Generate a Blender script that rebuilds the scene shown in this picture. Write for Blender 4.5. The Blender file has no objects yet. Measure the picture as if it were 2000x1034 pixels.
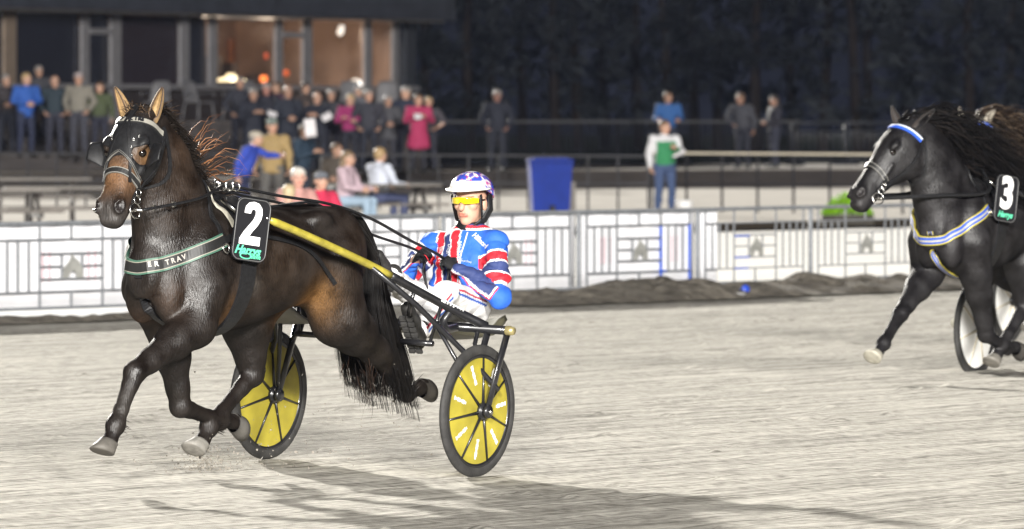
import bpy, bmesh, math, random
import numpy as np
from mathutils import Vector, Matrix
from mathutils.bvhtree import BVHTree

# ------------------------------------------------------------ camera, light
SC = bpy.context.scene
COL = SC.collection
F, CH, HY = 14800.0, 1.93, 216.0          # focal length in photo pixels, camera height, horizon row


def at(px, py, d):
    """world point seen at photo pixel (px,py) at distance d"""
    return Vector(((px - 1000) / F * d, d, CH - (py - HY) * d / F))


cam = bpy.data.objects.new('camera', bpy.data.cameras.new('camera'))
COL.objects.link(cam)
cam.location = (0, 0, CH)
cam.rotation_euler = (math.pi / 2, 0, 0)
cam.data.sensor_width = 36
cam.data.lens = 36 * F / 2000
cam.data.shift_y = -(517 - HY) / 2000
cam.data.clip_start = 1
cam.data.clip_end = 2000
cam.data.dof.use_dof = True
cam.data.dof.focus_distance = 39.3
cam.data.dof.aperture_fstop = 6.3
SC.camera = cam
SC.view_settings.view_transform = 'Standard'
SC.view_settings.look = 'None'
SC.view_settings.exposure = 0.95
SC.view_settings.gamma = 1
SC.cycles.use_denoising = True
SC.cycles.max_bounces = 6

world = bpy.data.worlds.new("World")
SC.world = world
world.use_nodes = True
wb = world.node_tree.nodes['Background']
wb.inputs['Color'].default_value = (0.0040, 0.0045, 0.0080, 1)     # night sky over a floodlit track
wb.inputs['Strength'].default_value = 1.0

sd = bpy.data.lights.new('sun', 'SUN')     # the floodlight bank across the track, behind the horses
sd.energy = 5.0
sd.angle = math.radians(1.6)
sd.color = (1.0, 0.96, 0.88)
so = bpy.data.objects.new('sun', sd)
COL.objects.link(so)
so.rotation_euler = Vector((0.40, -1.0, -0.30)).to_track_quat('-Z', 'Y').to_euler()


def flood(name, loc, target, e, size, col=(1, 0.97, 0.92)):
    """one floodlight mast on the stand side; e is the irradiance wanted at the target"""
    loc, target = Vector(loc), Vector(target)
    r = (loc - target).length
    l = bpy.data.lights.new(name, 'SPOT')
    l.energy = e * 4 * math.pi * r * r
    l.spot_size = math.radians(70)
    l.spot_blend = 0.6
    l.shadow_soft_size = size
    l.color = col
    o = bpy.data.objects.new(name, l)
    COL.objects.link(o)
    o.location = loc
    o.rotation_euler = (target - loc).to_track_quat('-Z', 'Y').to_euler()


flood('floodlight', (-15, -140, 46), (0, 45, 1), 2.7, 9)
flood('floodlight', (50, -120, 44), (0, 45, 1), 2.7, 9)

# ------------------------------------------------------------ materials
MATS = {}


def mat(name, col=None, rough=0.6, metal=0.0, var=0.12, scale=8.0, bump=0.0, bscale=40.0, attr=False,
        stretch=(1, 1, 1), spec=0.5, coat=0.0, emit=None, estr=0.0, alpha=1.0, rvar=0.0, sheen=0.0):
    if name in MATS:
        return MATS[name]
    m = bpy.data.materials.new(name)
    m.use_nodes = True
    nt = m.node_tree
    N, L = nt.nodes, nt.links
    b = N['Principled BSDF']
    b.inputs['Roughness'].default_value = rough
    b.inputs['Metallic'].default_value = metal
    b.inputs['Specular IOR Level'].default_value = spec
    b.inputs['Coat Weight'].default_value = coat
    b.inputs['Alpha'].default_value = alpha
    b.inputs['Sheen Weight'].default_value = sheen
    tc = N.new('ShaderNodeTexCoord')
    mp = N.new('ShaderNodeMapping')
    mp.inputs['Scale'].default_value = stretch
    L.new(tc.outputs['Object'], mp.inputs['Vector'])
    nz = N.new('ShaderNodeTexNoise')
    nz.inputs['Scale'].default_value = scale
    nz.inputs['Detail'].default_value = 5
    L.new(mp.outputs['Vector'], nz.inputs['Vector'])
    ramp = N.new('ShaderNodeMapRange')
    ramp.inputs['From Min'].default_value = 0.3
    ramp.inputs['From Max'].default_value = 0.7
    ramp.inputs['To Min'].default_value = 1 - var
    ramp.inputs['To Max'].default_value = 1 + var
    L.new(nz.outputs['Fac'], ramp.inputs['Value'])
    mul = N.new('ShaderNodeVectorMath')
    mul.operation = 'SCALE'
    if attr:
        at_ = N.new('ShaderNodeAttribute')
        at_.attribute_name = 'Col'
        L.new(at_.outputs['Color'], mul.inputs[0])
    else:
        mul.inputs[0].default_value = col
    L.new(ramp.outputs['Result'], mul.inputs['Scale'])
    L.new(mul.outputs['Vector'], b.inputs['Base Color'])
    if rvar:
        r2 = N.new('ShaderNodeMapRange')
        r2.inputs['From Min'].default_value = 0.3
        r2.inputs['From Max'].default_value = 0.7
        r2.inputs['To Min'].default_value = rough - rvar
        r2.inputs['To Max'].default_value = rough + rvar
        L.new(nz.outputs['Fac'], r2.inputs['Value'])
        L.new(r2.outputs['Result'], b.inputs['Roughness'])
    if bump:
        n2 = N.new('ShaderNodeTexNoise')
        n2.inputs['Scale'].default_value = bscale
        n2.inputs['Detail'].default_value = 4
        L.new(mp.outputs['Vector'], n2.inputs['Vector'])
        bp = N.new('ShaderNodeBump')
        bp.inputs['Strength'].default_value = bump
        bp.inputs['Distance'].default_value = 0.01
        L.new(n2.outputs['Fac'], bp.inputs['Height'])
        L.new(bp.outputs['Normal'], b.inputs['Normal'])
    if emit:
        b.inputs['Emission Color'].default_value = (*emit, 1)
        b.inputs['Emission Strength'].default_value = estr
    MATS[name] = m
    return m


# ------------------------------------------------------------ object helpers
def tag(o, label=None, cat=None, group=None, kind=None):
    if label:
        o['label'] = label
    if cat:
        o['category'] = cat
    if group:
        o['group'] = group
    if kind:
        o['kind'] = kind
    return o


def thing(name, label, cat, loc=(0, 0, 0), yaw=0.0, group=None):
    o = bpy.data.objects.new(name, None)
    COL.objects.link(o)
    o.location = loc
    o.rotation_euler = (0, 0, yaw)
    o.empty_display_size = 0.1
    return tag(o, label, cat, group)


def mk(name, vs, fs, m, parent=None, smooth=True, cols=None, loc=None):
    me = bpy.data.meshes.new(name)
    me.from_pydata([tuple(map(float, v)) for v in vs], [], [tuple(map(int, f)) for f in fs])
    if cols is not None:
        a = me.color_attributes.new('Col', 'FLOAT_COLOR', 'POINT')
        c = np.ones((len(vs), 4), np.float32)
        c[:, :3] = cols
        a.data.foreach_set('color', c.ravel())
    if smooth:
        me.polygons.foreach_set('use_smooth', np.ones(len(me.polygons), bool))
    me.update()
    o = bpy.data.objects.new(name, me)
    COL.objects.link(o)
    if m:
        for q in (m if isinstance(m, (list, tuple)) else [m]):
            me.materials.append(q)
    if parent:
        o.parent = parent
    if loc is not None:
        o.location = loc
    return o


class MB:
    """collects boxes, tubes and sheets into one mesh"""

    def __init__(s):
        s.v, s.f, s.c = [], [], []

    def add(s, vs, fs, col=None):
        n = len(s.v)
        s.v += [tuple(v) for v in vs]
        s.f += [tuple(i + n for i in f) for f in fs]
        s.c += [col or (1, 1, 1)] * len(vs)
        return s

    def box(s, c, size, rz=0.0, bev=0.0, M=None):
        x, y, z = size[0] / 2, size[1] / 2, size[2] / 2
        if bev:
            b = min(bev, x * .9, y * .9, z * .9)
            vs, fs = [], []
            bm = bmesh.new()
            bmesh.ops.create_cube(bm, size=1)
            for v in bm.verts:
                v.co = Vector((v.co.x * 2 * x, v.co.y * 2 * y, v.co.z * 2 * z))
            bmesh.ops.bevel(bm, geom=bm.edges[:], offset=b, segments=2, affect='EDGES')
            bm.verts.ensure_lookup_table()
            vs = [v.co.copy() for v in bm.verts]
            fs = [[v.index for v in f.verts] for f in bm.faces]
            bm.free()
        else:
            vs = [Vector((i * x, j * y, k * z)) for i in (-1, 1) for j in (-1, 1) for k in (-1, 1)]
            fs = [(0, 1, 3, 2), (4, 6, 7, 5), (0, 4, 5, 1), (2, 3, 7, 6), (0, 2, 6, 4), (1, 5, 7, 3)]
        R = M if M is not None else Matrix.Rotation(rz, 3, 'Z')
        return s.add([R @ v + Vector(c) for v in vs], fs)

    def bar(s, a, b, w, h, up=(0, 0, 1)):
        """box beam from a to b, w across, h along up"""
        a, b = Vector(a), Vector(b)
        t = (b - a)
        ln = t.length
        t.normalize()
        n = t.cross(Vector(up))
        if n.length < 1e-4:
            n = t.cross(Vector((1, 0, 0)))
        n.normalize()
        u = n.cross(t)
        M = Matrix((t, n, u)).transposed()
        return s.box((a + b) / 2, (ln, w, h), M=M)

    def tube(s, pts, r, seg=8, cap=True, flat=None, flr=1.0, col=None):
        pts = [Vector(p) for p in pts]
        n = len(pts)
        rs = r if isinstance(r, (list, tuple)) else [r] * n
        ref = Vector((0.13, 0.31, 0.94))
        vs, fs = [], []
        for i, p in enumerate(pts):
            t = pts[min(i + 1, n - 1)] - pts[max(i - 1, 0)]
            if t.length < 1e-9:
                t = Vector((0, 0, 1))
            t.normalize()
            if flat is not None:
                a = Vector(flat) - t * t.dot(Vector(flat))
                a.normalize()
                b = t.cross(a)
            else:
                a = ref - t * t.dot(ref)
                if a.length < 0.05:
                    a = Vector((1, 0, 0)) - t * t.x
                a.normalize()
                b = t.cross(a)
                ref = a
            for k in range(seg):
                w = 2 * math.pi * k / seg
                vs.append(p + (a * math.cos(w) * flr + b * math.sin(w)) * rs[i])
        for i in range(n - 1):
            for k in range(seg):
                k2 = (k + 1) % seg
                fs.append((i * seg + k, i * seg + k2, (i + 1) * seg + k2, (i + 1) * seg + k))
        if cap:
            fs.append(tuple(range(seg))[::-1])
            fs.append(tuple((n - 1) * seg + k for k in range(seg)))
        return s.add(vs, fs, col)

    def lathe(s, prof, c=(0, 0, 0), seg=32, axis='Z', close=False):
        """profile of (r, h) round an axis"""
        vs, fs = [], []
        n = len(prof)
        for k in range(seg):
            w = 2 * math.pi * k / seg
            for r, h in prof:
                p = (r * math.cos(w), r * math.sin(w), h)
                if axis == 'Y':
                    p = (p[0], h, p[1])
                elif axis == 'X':
                    p = (h, p[0], p[1])
                vs.append(Vector(p) + Vector(c))
        m = n if close else n - 1
        for k in range(seg):
            k2 = (k + 1) % seg
            for i in range(m):
                i2 = (i + 1) % n
                fs.append((k * n + i, k2 * n + i, k2 * n + i2, k * n + i2))
        return s.add(vs, fs)

    def prism(s, poly, o, ex, ey, t, col=None):
        """flat polygon (2-D) standing at o in the plane ex,ey, thickness t along ex x ey"""
        o, ex, ey = Vector(o), Vector(ex), Vector(ey)
        nn = ex.cross(ey).normalized() * t
        n = len(poly)
        top = [o + ex * x + ey * y + nn for x, y in poly]
        bot = [o + ex * x + ey * y for x, y in poly]
        fs = [tuple(range(n)), tuple(range(2 * n - 1, n - 1, -1))]
        fs += [(i, i + n, (i + 1) % n + n, (i + 1) % n) for i in range(n)]
        return s.add(top + bot, fs, col)

    def build(s, name, m, parent=None, smooth=False, cols=False, loc=None):
        return mk(name, s.v, s.f, m, parent, smooth, np.array(s.c) if cols else None, loc)


def spline(pts, step=0.02):
    """Catmull-Rom through the points"""
    P = [Vector(p) for p in pts]
    P = [P[0] * 2 - P[1]] + P + [P[-1] * 2 - P[-2]]
    out = []
    for i in range(1, len(P) - 2):
        a, b, c, d = P[i - 1:i + 3]
        n = max(2, int((c - b).length / step))
        for k in range(n):
            t = k / n
            out.append(0.5 * ((2 * b) + (c - a) * t + (2 * a - 5 * b + 4 * c - d) * t * t + (3 * b - a - 3 * c + d) * t ** 3))
    out.append(P[-2])
    return out


def text_mesh(txt, size, ex, ey, o, depth=0.002, bold=0.0, shear=0.0, sx=1.0, parent=None, m=None, name='lettering', offs=True):
    cu = bpy.data.curves.new('txt', 'FONT')
    cu.body = txt
    cu.size = size
    cu.align_x = 'CENTER'
    cu.align_y = 'CENTER'
    cu.offset = bold
    cu.shear = shear
    cu.extrude = depth / 2
    ob = bpy.data.objects.new('txt', cu)
    COL.objects.link(ob)
    bpy.context.view_layer.update()
    me = bpy.data.meshes.new_from_object(ob.evaluated_get(bpy.context.evaluated_depsgraph_get()))
    bpy.data.objects.remove(ob)
    ex, ey, o = Vector(ex).normalized(), Vector(ey).normalized(), Vector(o)
    ez = ex.cross(ey)
    vs = [o + ex * v.co.x * sx + ey * v.co.y + ez * v.co.z for v in me.vertices]
    fs = [tuple(p.vertices) for p in me.polygons]
    bpy.data.meshes.remove(me)
    return mk(name, vs, fs, m, parent, False) if m else (vs, fs)


# ------------------------------------------------------------ implicit surfaces (smooth bodies)
class Field:
    def __init__(s, lo, hi, res):
        s.lo = np.array(lo, np.float32)
        s.res = res
        s.n = [int((hi[i] - lo[i]) / res) + 2 for i in range(3)]
        s.d = np.full(s.n, 1.0, np.float32)

    def _sub(s, lo, hi):
        a = [max(0, int((lo[i] - s.lo[i]) / s.res) - 1) for i in range(3)]
        b = [min(s.n[i], int((hi[i] - s.lo[i]) / s.res) + 3) for i in range(3)]
        sl = tuple(slice(a[i], b[i]) for i in range(3))
        ax = [s.lo[i] + s.res * np.arange(a[i], b[i], dtype=np.float32) for i in range(3)]
        return sl, ax[0][:, None, None], ax[1][None, :, None], ax[2][None, None, :]

    def _mix(s, sl, v, k, sub=False):
        o = s.d[sl]
        if sub:
            v = -v
            h = np.clip(0.5 - 0.5 * (v - o) / k, 0, 1)
            s.d[sl] = o * h + v * (1 - h) + k * h * (1 - h)
        else:
            h = np.clip(0.5 + 0.5 * (v - o) / k, 0, 1)
            s.d[sl] = v * (1 - h) + o * h - k * h * (1 - h)

    def cone(s, a, b, ra, rb, k=0.03, ax=None, sc=1.0, sub=False):
        """tapered limb from a to b; squeezed by sc along direction ax"""
        a, b = np.array(a, np.float32), np.array(b, np.float32)
        r = max(ra, rb) * max(1, 1 / 1) + k + 2 * s.res
        sl, X, Y, Z = s._sub(np.minimum(a, b) - r, np.maximum(a, b) + r)
        e = b - a
        L = max(float(e @ e), 1e-9)
        t = np.clip(((X - a[0]) * e[0] + (Y - a[1]) * e[1] + (Z - a[2]) * e[2]) / L, 0, 1)
        qx, qy, qz = X - a[0] - t * e[0], Y - a[1] - t * e[1], Z - a[2] - t * e[2]
        q2 = qx * qx + qy * qy + qz * qz
        if ax is not None:
            n = np.array(ax, np.float32)
            n /= np.linalg.norm(n)
            dn = qx * n[0] + qy * n[1] + qz * n[2]
            q2 = q2 + dn * dn * (1 / (sc * sc) - 1)
        s._mix(sl, np.sqrt(q2) - (ra + (rb - ra) * t), k, sub)
        return s

    def chain(s, pts, k=0.03, ax=None, sc=1.0):
        for (a, ra), (b, rb) in zip(pts[:-1], pts[1:]):
            s.cone(a, b, ra, rb, k, ax, sc)
        return s

    def ell(s, c, r, k=0.03, R=None, sub=False):
        """ellipsoid; R = 3 rows of axes"""
        c, r = np.array(c, np.float32), np.array(r, np.float32)
        m = float(r.max()) + k + 2 * s.res
        sl, X, Y, Z = s._sub(c - m, c + m)
        p = [X - c[0], Y - c[1], Z - c[2]]
        if R is not None:
            p = [p[0] * R[i][0] + p[1] * R[i][1] + p[2] * R[i][2] for i in range(3)]
        k0 = np.sqrt((p[0] / r[0]) ** 2 + (p[1] / r[1]) ** 2 + (p[2] / r[2]) ** 2)
        k1 = np.sqrt((p[0] / r[0] ** 2) ** 2 + (p[1] / r[1] ** 2) ** 2 + (p[2] / r[2] ** 2) ** 2)
        s._mix(sl, k0 * (k0 - 1) / np.maximum(k1, 1e-6), k, sub)
        return s

    def loft(s, o, U, V, W, sl_, k=0.03, pw=2.0):
        """sections (u, v0, rv, w0, rw) along axis U; V and W span the section"""
        o, U, V, W = [np.array(q, np.float32) for q in (o, U, V, W)]
        S = np.array(sl_, np.float32)
        cs = [o + U * q[0] + V * q[1] + W * q[3] for q in S]
        m = max(S[:, 2].max(), S[:, 4].max()) + k + 2 * s.res
        slc, X, Y, Z = s._sub(np.min(cs, 0) - m, np.max(cs, 0) + m)
        px, py, pz = X - o[0], Y - o[1], Z - o[2]
        u = px * U[0] + py * U[1] + pz * U[2]
        v = px * V[0] + py * V[1] + pz * V[2]
        w = px * W[0] + py * W[1] + pz * W[2]
        uf = np.linspace(S[0, 0], S[-1, 0], 160)
        uc = np.clip(u, S[0, 0], S[-1, 0])

        def sm(col):
            y = np.interp(uf, S[:, 0], S[:, col])
            kk = np.hanning(25)
            kk /= kk.sum()
            yp = np.concatenate([np.full(12, y[0]), y, np.full(12, y[-1])])
            y = np.convolve(yp, kk, 'valid')
            return np.interp(uc, uf, y).astype(np.float32)
        v0, rv, w0, rw = sm(1), sm(2), sm(3), sm(4)
        q = (np.abs((v - v0) / rv) ** pw + np.abs((w - w0) / rw) ** pw) ** (1 / pw)
        mn = np.minimum(rv, rw)
        du = np.abs(u - uc)
        dd = (q - 1) * mn
        dd = np.where(du > 0, np.sqrt((np.maximum(dd + mn * .5, 0)) ** 2 + du ** 2) - mn * .5, dd)
        s._mix(slc, dd.astype(np.float32), k)
        return s

    def mesh(s):
        D = s.d
        ins = D < 0
        nx, ny, nz = D.shape
        cnt = np.zeros((nx - 1, ny - 1, nz - 1), np.int8)
        for i in (0, 1):
            for j in (0, 1):
                for k in (0, 1):
                    cnt += ins[i:nx - 1 + i, j:ny - 1 + j, k:nz - 1 + k]
        act = (cnt > 0) & (cnt < 8)
        I = np.argwhere(act)
        idx = np.full(act.shape, -1, np.int64)
        idx[act] = np.arange(len(I))
        acc = np.zeros((len(I), 3))
        num = np.zeros(len(I))
        cor = [(i, j, k) for i in (0, 1) for j in (0, 1) for k in (0, 1)]
        val = {c: D[I[:, 0] + c[0], I[:, 1] + c[1], I[:, 2] + c[2]] for c in cor}
        for a in cor:
            for ax in range(3):
                if a[ax]:
                    continue
                b = list(a)
                b[ax] = 1
                b = tuple(b)
                fa, fb = val[a], val[b]
                x = (fa < 0) != (fb < 0)
                t = np.where(x, fa / np.where(x, fa - fb, 1), 0)
                p = np.array(a, float)[None, :].repeat(len(I), 0)
                p[:, ax] += t
                acc[x] += p[x]
                num[x] += 1
        V = s.lo + s.res * (I + acc / num[:, None])
        Q = []
        for ax in range(3):
            o = [q for q in range(3) if q != ax]
            sl0 = [slice(None)] * 3
            sl1 = [slice(None)] * 3
            sl0[ax] = slice(0, -1)
            sl1[ax] = slice(1, None)
            A, B = ins[tuple(sl0)], ins[tuple(sl1)]
            E = np.argwhere(A != B)
            E = E[(E[:, o[0]] > 0) & (E[:, o[1]] > 0) & (E[:, o[0]] < D.shape[o[0]] - 1) & (E[:, o[1]] < D.shape[o[1]] - 1)]
            q = []
            for da, db in ((1, 1), (0, 1), (0, 0), (1, 0)):
                c = E.copy()
                c[:, o[0]] -= da
                c[:, o[1]] -= db
                q.append(idx[c[:, 0], c[:, 1], c[:, 2]])
            q = np.stack(q, 1)
            fl = A[E[:, 0], E[:, 1], E[:, 2]]
            if ax == 1:
                fl = ~fl
            q[~fl] = q[~fl][:, ::-1]
            Q.append(q)
        return V, np.concatenate(Q)


def normals(V, Q):
    N = np.zeros_like(V)
    n = np.cross(V[Q[:, 2]] - V[Q[:, 0]], V[Q[:, 3]] - V[Q[:, 1]])
    for i in range(4):
        np.add.at(N, Q[:, i], n)
    return N / np.maximum(np.linalg.norm(N, axis=1, keepdims=True), 1e-9)


def bvh_of(V, Q):
    return BVHTree.FromPolygons([Vector(v) for v in V], [tuple(int(i) for i in q) for q in Q])


def shell(V, Q, keep, off, name, m, parent, smooth_it=6, cols=None):
    """a garment or mask cut out of a body's own surface and lifted by off"""
    N = normals(V, Q)
    fk = keep[Q].all(1)
    q = Q[fk]
    used = np.unique(q)
    mp = np.full(len(V), -1)
    mp[used] = np.arange(len(used))
    q = mp[q]
    v = V[used] + N[used] * off
    # smooth the cut edge
    e = np.concatenate([q[:, [0, 1]], q[:, [1, 2]], q[:, [2, 3]], q[:, [3, 0]]])
    es = np.sort(e, 1)
    u, inv, c = np.unique(es, axis=0, return_inverse=True, return_counts=True)
    be = u[c == 1]
    for _ in range(smooth_it):
        s_ = np.zeros_like(v)
        k = np.zeros(len(v))
        for a, b in ((0, 1), (1, 0)):
            np.add.at(s_, be[:, a], v[be[:, b]])
            np.add.at(k, be[:, a], 1)
        z = k > 1
        v[z] = 0.5 * v[z] + 0.5 * s_[z] / k[z][:, None]
    o = mk(name, v, q, m, parent, True, None if cols is None else cols[used])
    md = o.modifiers.new('thick', 'SOLIDIFY')
    md.thickness = off * .9
    md.offset = -1
    return o


def strap(bvh, pts, w, m, parent, name, off=0.004, th=0.004, proj=True, step=0.015, cols=None):
    """leather strap laid on a body along the points; cols = list of (edge fraction, colour)"""
    P = spline(pts, step)
    L, Nn = [], []
    for p in P:
        l, n, i, d = bvh.find_nearest(p)
        L.append(l if proj else p)
        Nn.append(n)
    for _ in range(3):
        L = [L[0]] + [(L[i - 1] + L[i] * 2 + L[i + 1]) / 4 for i in range(1, len(L) - 1)] + [L[-1]]
        Nn = [Nn[0]] + [(Nn[i - 1] + Nn[i] * 2 + Nn[i + 1]).normalized() for i in range(1, len(Nn) - 1)] + [Nn[-1]]
    prof = cols or [(-1, None), (1, None)]
    mb = MB()
    n = len(L)
    k = len(prof)
    vs, cs, fs = [], [], []
    for i in range(n):
        t = (L[min(i + 1, n - 1)] - L[max(i - 1, 0)]).normalized()
        sd_ = Nn[i].cross(t).normalized()
        row = []
        for fr, c in prof:
            q = L[i] + sd_ * (w / 2 * fr)
            if proj:
                l2, n2, _, d2 = bvh.find_nearest(q)
                q = l2 + Nn[i] * off
            else:
                q = q + Nn[i] * off
            row.append((q, c))
        for q, c in row:
            vs.append(q + Nn[i] * th)
            cs.append(c or (1, 1, 1))
        for q, c in (row[0], row[-1]):
            vs.append(q - Nn[i] * th)
            cs.append(c or (1, 1, 1))
    R = k + 2
    for i in range(n - 1):
        a, b = i * R, (i + 1) * R
        for j in range(k - 1):
            fs.append((a + j, a + j + 1, b + j + 1, b + j))
        fs.append((a + k, a, b, b + k))
        fs.append((a + k - 1, a + k + 1, b + k + 1, b + k - 1))
        fs.append((a + k + 1, a + k, b + k, b + k + 1))
    fs.append(tuple(range(k)) + (k + 1, k))
    o = (n - 1) * R
    fs.append(tuple(o + j for j in range(k))[::-1] + (o + k, o + k + 1))
    return mk(name, vs, fs, m, parent, False, np.array(cs) if cols else None)


def hair(strands, name, m, parent, seg=3, cols=None):
    """strands: list of (points, root radius)"""
    mb = MB()
    for i, (pts, r) in enumerate(strands):
        n = len(pts)
        mb.tube(pts, [max(r * (1 - (j / (n - 1)) ** 1.5), r * .12) for j in range(n)], seg, False,
                col=cols[i] if cols else None)
    return mb.build(name, m, parent, True, bool(cols))
# ------------------------------------------------------------ ground, track, paving
C0 = Vector((-0.733, 40.365, 0))                 # middle of the first sulky's axle
TD, TN = Vector((0.545, 0.839, 0)), Vector((-0.839, 0.545, 0))   # along the track, across it towards the fence


def vnoise(seed, u, v):
    rs = np.random.RandomState(seed)
    G = rs.rand(256, 256).astype(np.float32)
    iu, iv = np.floor(u).astype(int), np.floor(v).astype(int)
    fu, fv = u - iu, v - iv
    fu, fv = fu * fu * (3 - 2 * fu), fv * fv * (3 - 2 * fv)
    g = lambda a, b: G[a % 256, b % 256]
    return (g(iu, iv) * (1 - fu) + g(iu + 1, iv) * fu) * (1 - fv) + (g(iu, iv + 1) * (1 - fu) + g(iu + 1, iv + 1) * fu) * fv - .5


def sstep(x, a, b):
    t = np.clip((x - a) / (b - a), 0, 1)
    return t * t * (3 - 2 * t)


def bank(r):
    """low crown of the track under the racing line"""
    return 0.085 * sstep(r, -1.35, 1.0) * (1 - sstep(r, 4, 9)) - .026


def grid_mesh(name, X, Y, Z, m, kind='structure'):
    n, k = X.shape
    me = bpy.data.meshes.new(name)
    co = np.stack([X, Y, Z], -1).reshape(-1, 3).astype(np.float32)
    me.vertices.add(n * k)
    me.vertices.foreach_set('co', co.ravel())
    i = np.arange((n - 1) * (k - 1))
    a = (i // (k - 1)) * k + i % (k - 1)
    q = np.stack([a, a + 1, a + k + 1, a + k], 1)
    me.loops.add(q.size)
    me.loops.foreach_set('vertex_index', q.ravel().astype(np.int32))
    me.polygons.add(len(q))
    me.polygons.foreach_set('loop_start', np.arange(0, q.size, 4, dtype=np.int32))
    me.polygons.foreach_set('use_smooth', np.ones(len(q), bool))
    me.update(calc_edges=True)
    me.validate()
    me.materials.append(m)
    o = bpy.data.objects.new(name, me)
    COL.objects.link(o)
    o['kind'] = kind
    return o


def ground_mat(name, dark, light, sx, sy, rot, bump, dist, bs=1.0, broad=0.0):
    m = bpy.data.materials.new(name)
    m.use_nodes = True
    nt = m.node_tree
    N, L = nt.nodes, nt.links
    b = N['Principled BSDF']
    b.inputs['Roughness'].default_value = 0.95
    b.inputs['Specular IOR Level'].default_value = 0.15
    tc = N.new('ShaderNodeTexCoord')
    mp = N.new('ShaderNodeMapping')
    mp.vector_type = 'TEXTURE'
    mp.inputs['Rotation'].default_value = (0, 0, rot)
    mp.inputs['Scale'].default_value = (sx, sy, 1)
    L.new(tc.outputs['Object'], mp.inputs['Vector'])
    n1 = N.new('ShaderNodeTexNoise')
    n1.inputs['Scale'].default_value = 1.0
    n1.inputs['Detail'].default_value = 8
    n1.inputs['Roughness'].default_value = 0.62
    L.new(mp.outputs['Vector'], n1.inputs['Vector'])
    n2 = N.new('ShaderNodeTexNoise')
    n2.inputs['Scale'].default_value = 6 * bs
    n2.inputs['Detail'].default_value = 6
    L.new(tc.outputs['Object'], n2.inputs['Vector'])
    ad = N.new('ShaderNodeMath')
    ad.operation = 'MULTIPLY_ADD'
    L.new(n2.outputs['Fac'], ad.inputs[0])
    ad.inputs[1].default_value = 0.6
    L.new(n1.outputs['Fac'], ad.inputs[2])
    if broad:
        mp3 = N.new('ShaderNodeMapping')
        mp3.vector_type = 'TEXTURE'
        mp3.inputs['Rotation'].default_value = (0, 0, rot)
        mp3.inputs['Scale'].default_value = (5.0, .16, 1)
        L.new(tc.outputs['Object'], mp3.inputs['Vector'])
        n3 = N.new('ShaderNodeTexNoise')
        n3.inputs['Scale'].default_value = 1.0
        n3.inputs['Detail'].default_value = 5
        L.new(mp3.outputs['Vector'], n3.inputs['Vector'])
        a3 = N.new('ShaderNodeMath')
        a3.operation = 'MULTIPLY_ADD'
        L.new(n3.outputs['Fac'], a3.inputs[0])
        a3.inputs[1].default_value = broad
        L.new(ad.outputs[0], a3.inputs[2])
        s3 = N.new('ShaderNodeMath')
        s3.operation = 'SUBTRACT'
        L.new(a3.outputs[0], s3.inputs[0])
        s3.inputs[1].default_value = broad * .5
        ad = s3
    cr = N.new('ShaderNodeValToRGB')
    cr.color_ramp.elements[0].position = 0.60
    cr.color_ramp.elements[0].color = (*dark, 1)
    cr.color_ramp.elements[1].position = 0.98
    cr.color_ramp.elements[1].color = (*light, 1)
    L.new(ad.outputs[0], cr.inputs['Fac'])
    L.new(cr.outputs['Color'], b.inputs['Base Color'])
    bp = N.new('ShaderNodeBump')
    bp.inputs['Strength'].default_value = bump
    bp.inputs['Distance'].default_value = dist
    L.new(ad.outputs[0], bp.inputs['Height'])
    L.new(bp.outputs['Normal'], b.inputs['Normal'])
    return m


ang = math.atan2(TD.y, TD.x)
TRACKM = ground_mat('track_sand', (.150, .140, .118), (.54, .515, .460), .75, .030, ang, 1.0, .030, 2.6, .60)
s_ = np.arange(-16, 62, .085)
r_ = np.arange(-9, 19.6, .06)
S, R = np.meshgrid(s_, r_, indexing='ij')
Hn = .015 * vnoise(1, S / 4.5, R / .15) + .008 * vnoise(2, S / 1.1, R / .35) + .010 * vnoise(3, S / .30, R / .14) + .006 * vnoise(4, S / .17, R / .12)
Hn += .014 * vnoise(5, S / 14, R / .55)
Hn += np.where(vnoise(6, S / .26, R / .17) > .41, .016, 0) * (vnoise(7, S / 3, R / 2) > .0)
Zt = bank(R) + Hn * (1 - .35 * sstep(R, 9, 19))
grid_mesh('track', C0.x + TD.x * S + TN.x * R, C0.y + TD.y * S + TN.y * R, Zt, TRACKM)
s_ = np.array([-150, -60, -20, 0, 30, 60, 150, 330])
r_ = np.array([-60, -40, -20, 0, 19, 60, 200, 330])
S, R = np.meshgrid(s_, r_, indexing='ij')
grid_mesh('ground', C0.x + TD.x * S + TN.x * R, C0.y + TD.y * S + TN.y * R, S * 0 - .06, mat('dark_soil', (.05, .047, .042), 1.0, spec=0, var=.3, scale=.6))
PAVM = ground_mat('pavement', (.36, .33, .29), (.47, .435, .385), 1.5, 1.5, ang, .15, .01)
X, Y = np.meshgrid(np.linspace(-60, 60, 121), np.linspace(60, 200, 141), indexing='ij')
# pavement in track coordinates so that it starts at the fence
s_ = np.arange(-70, 240, 2.5)
r_ = np.concatenate([np.array([19.65, 20.0]), np.arange(21, 130, 1.5)])
S, R = np.meshgrid(s_, r_, indexing='ij')
PX, PY = C0.x + TD.x * S + TN.x * R, C0.y + TD.y * S + TN.y * R


def pav_z(y):
    return .012 + .2 * float(sstep(y, 140, 158))


grid_mesh('pavement', PX, PY, .012 + .2 * sstep(PY, 140, 158), PAVM)


def strip(name, r0, r1, z, m):
    S, R = np.meshgrid(np.arange(-70, 240, 3.0), np.array([r0, (r0 + r1) / 2, r1]), indexing='ij')
    return grid_mesh(name, C0.x + TD.x * S + TN.x * R, C0.y + TD.y * S + TN.y * R, S * 0 + z, m)


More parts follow.
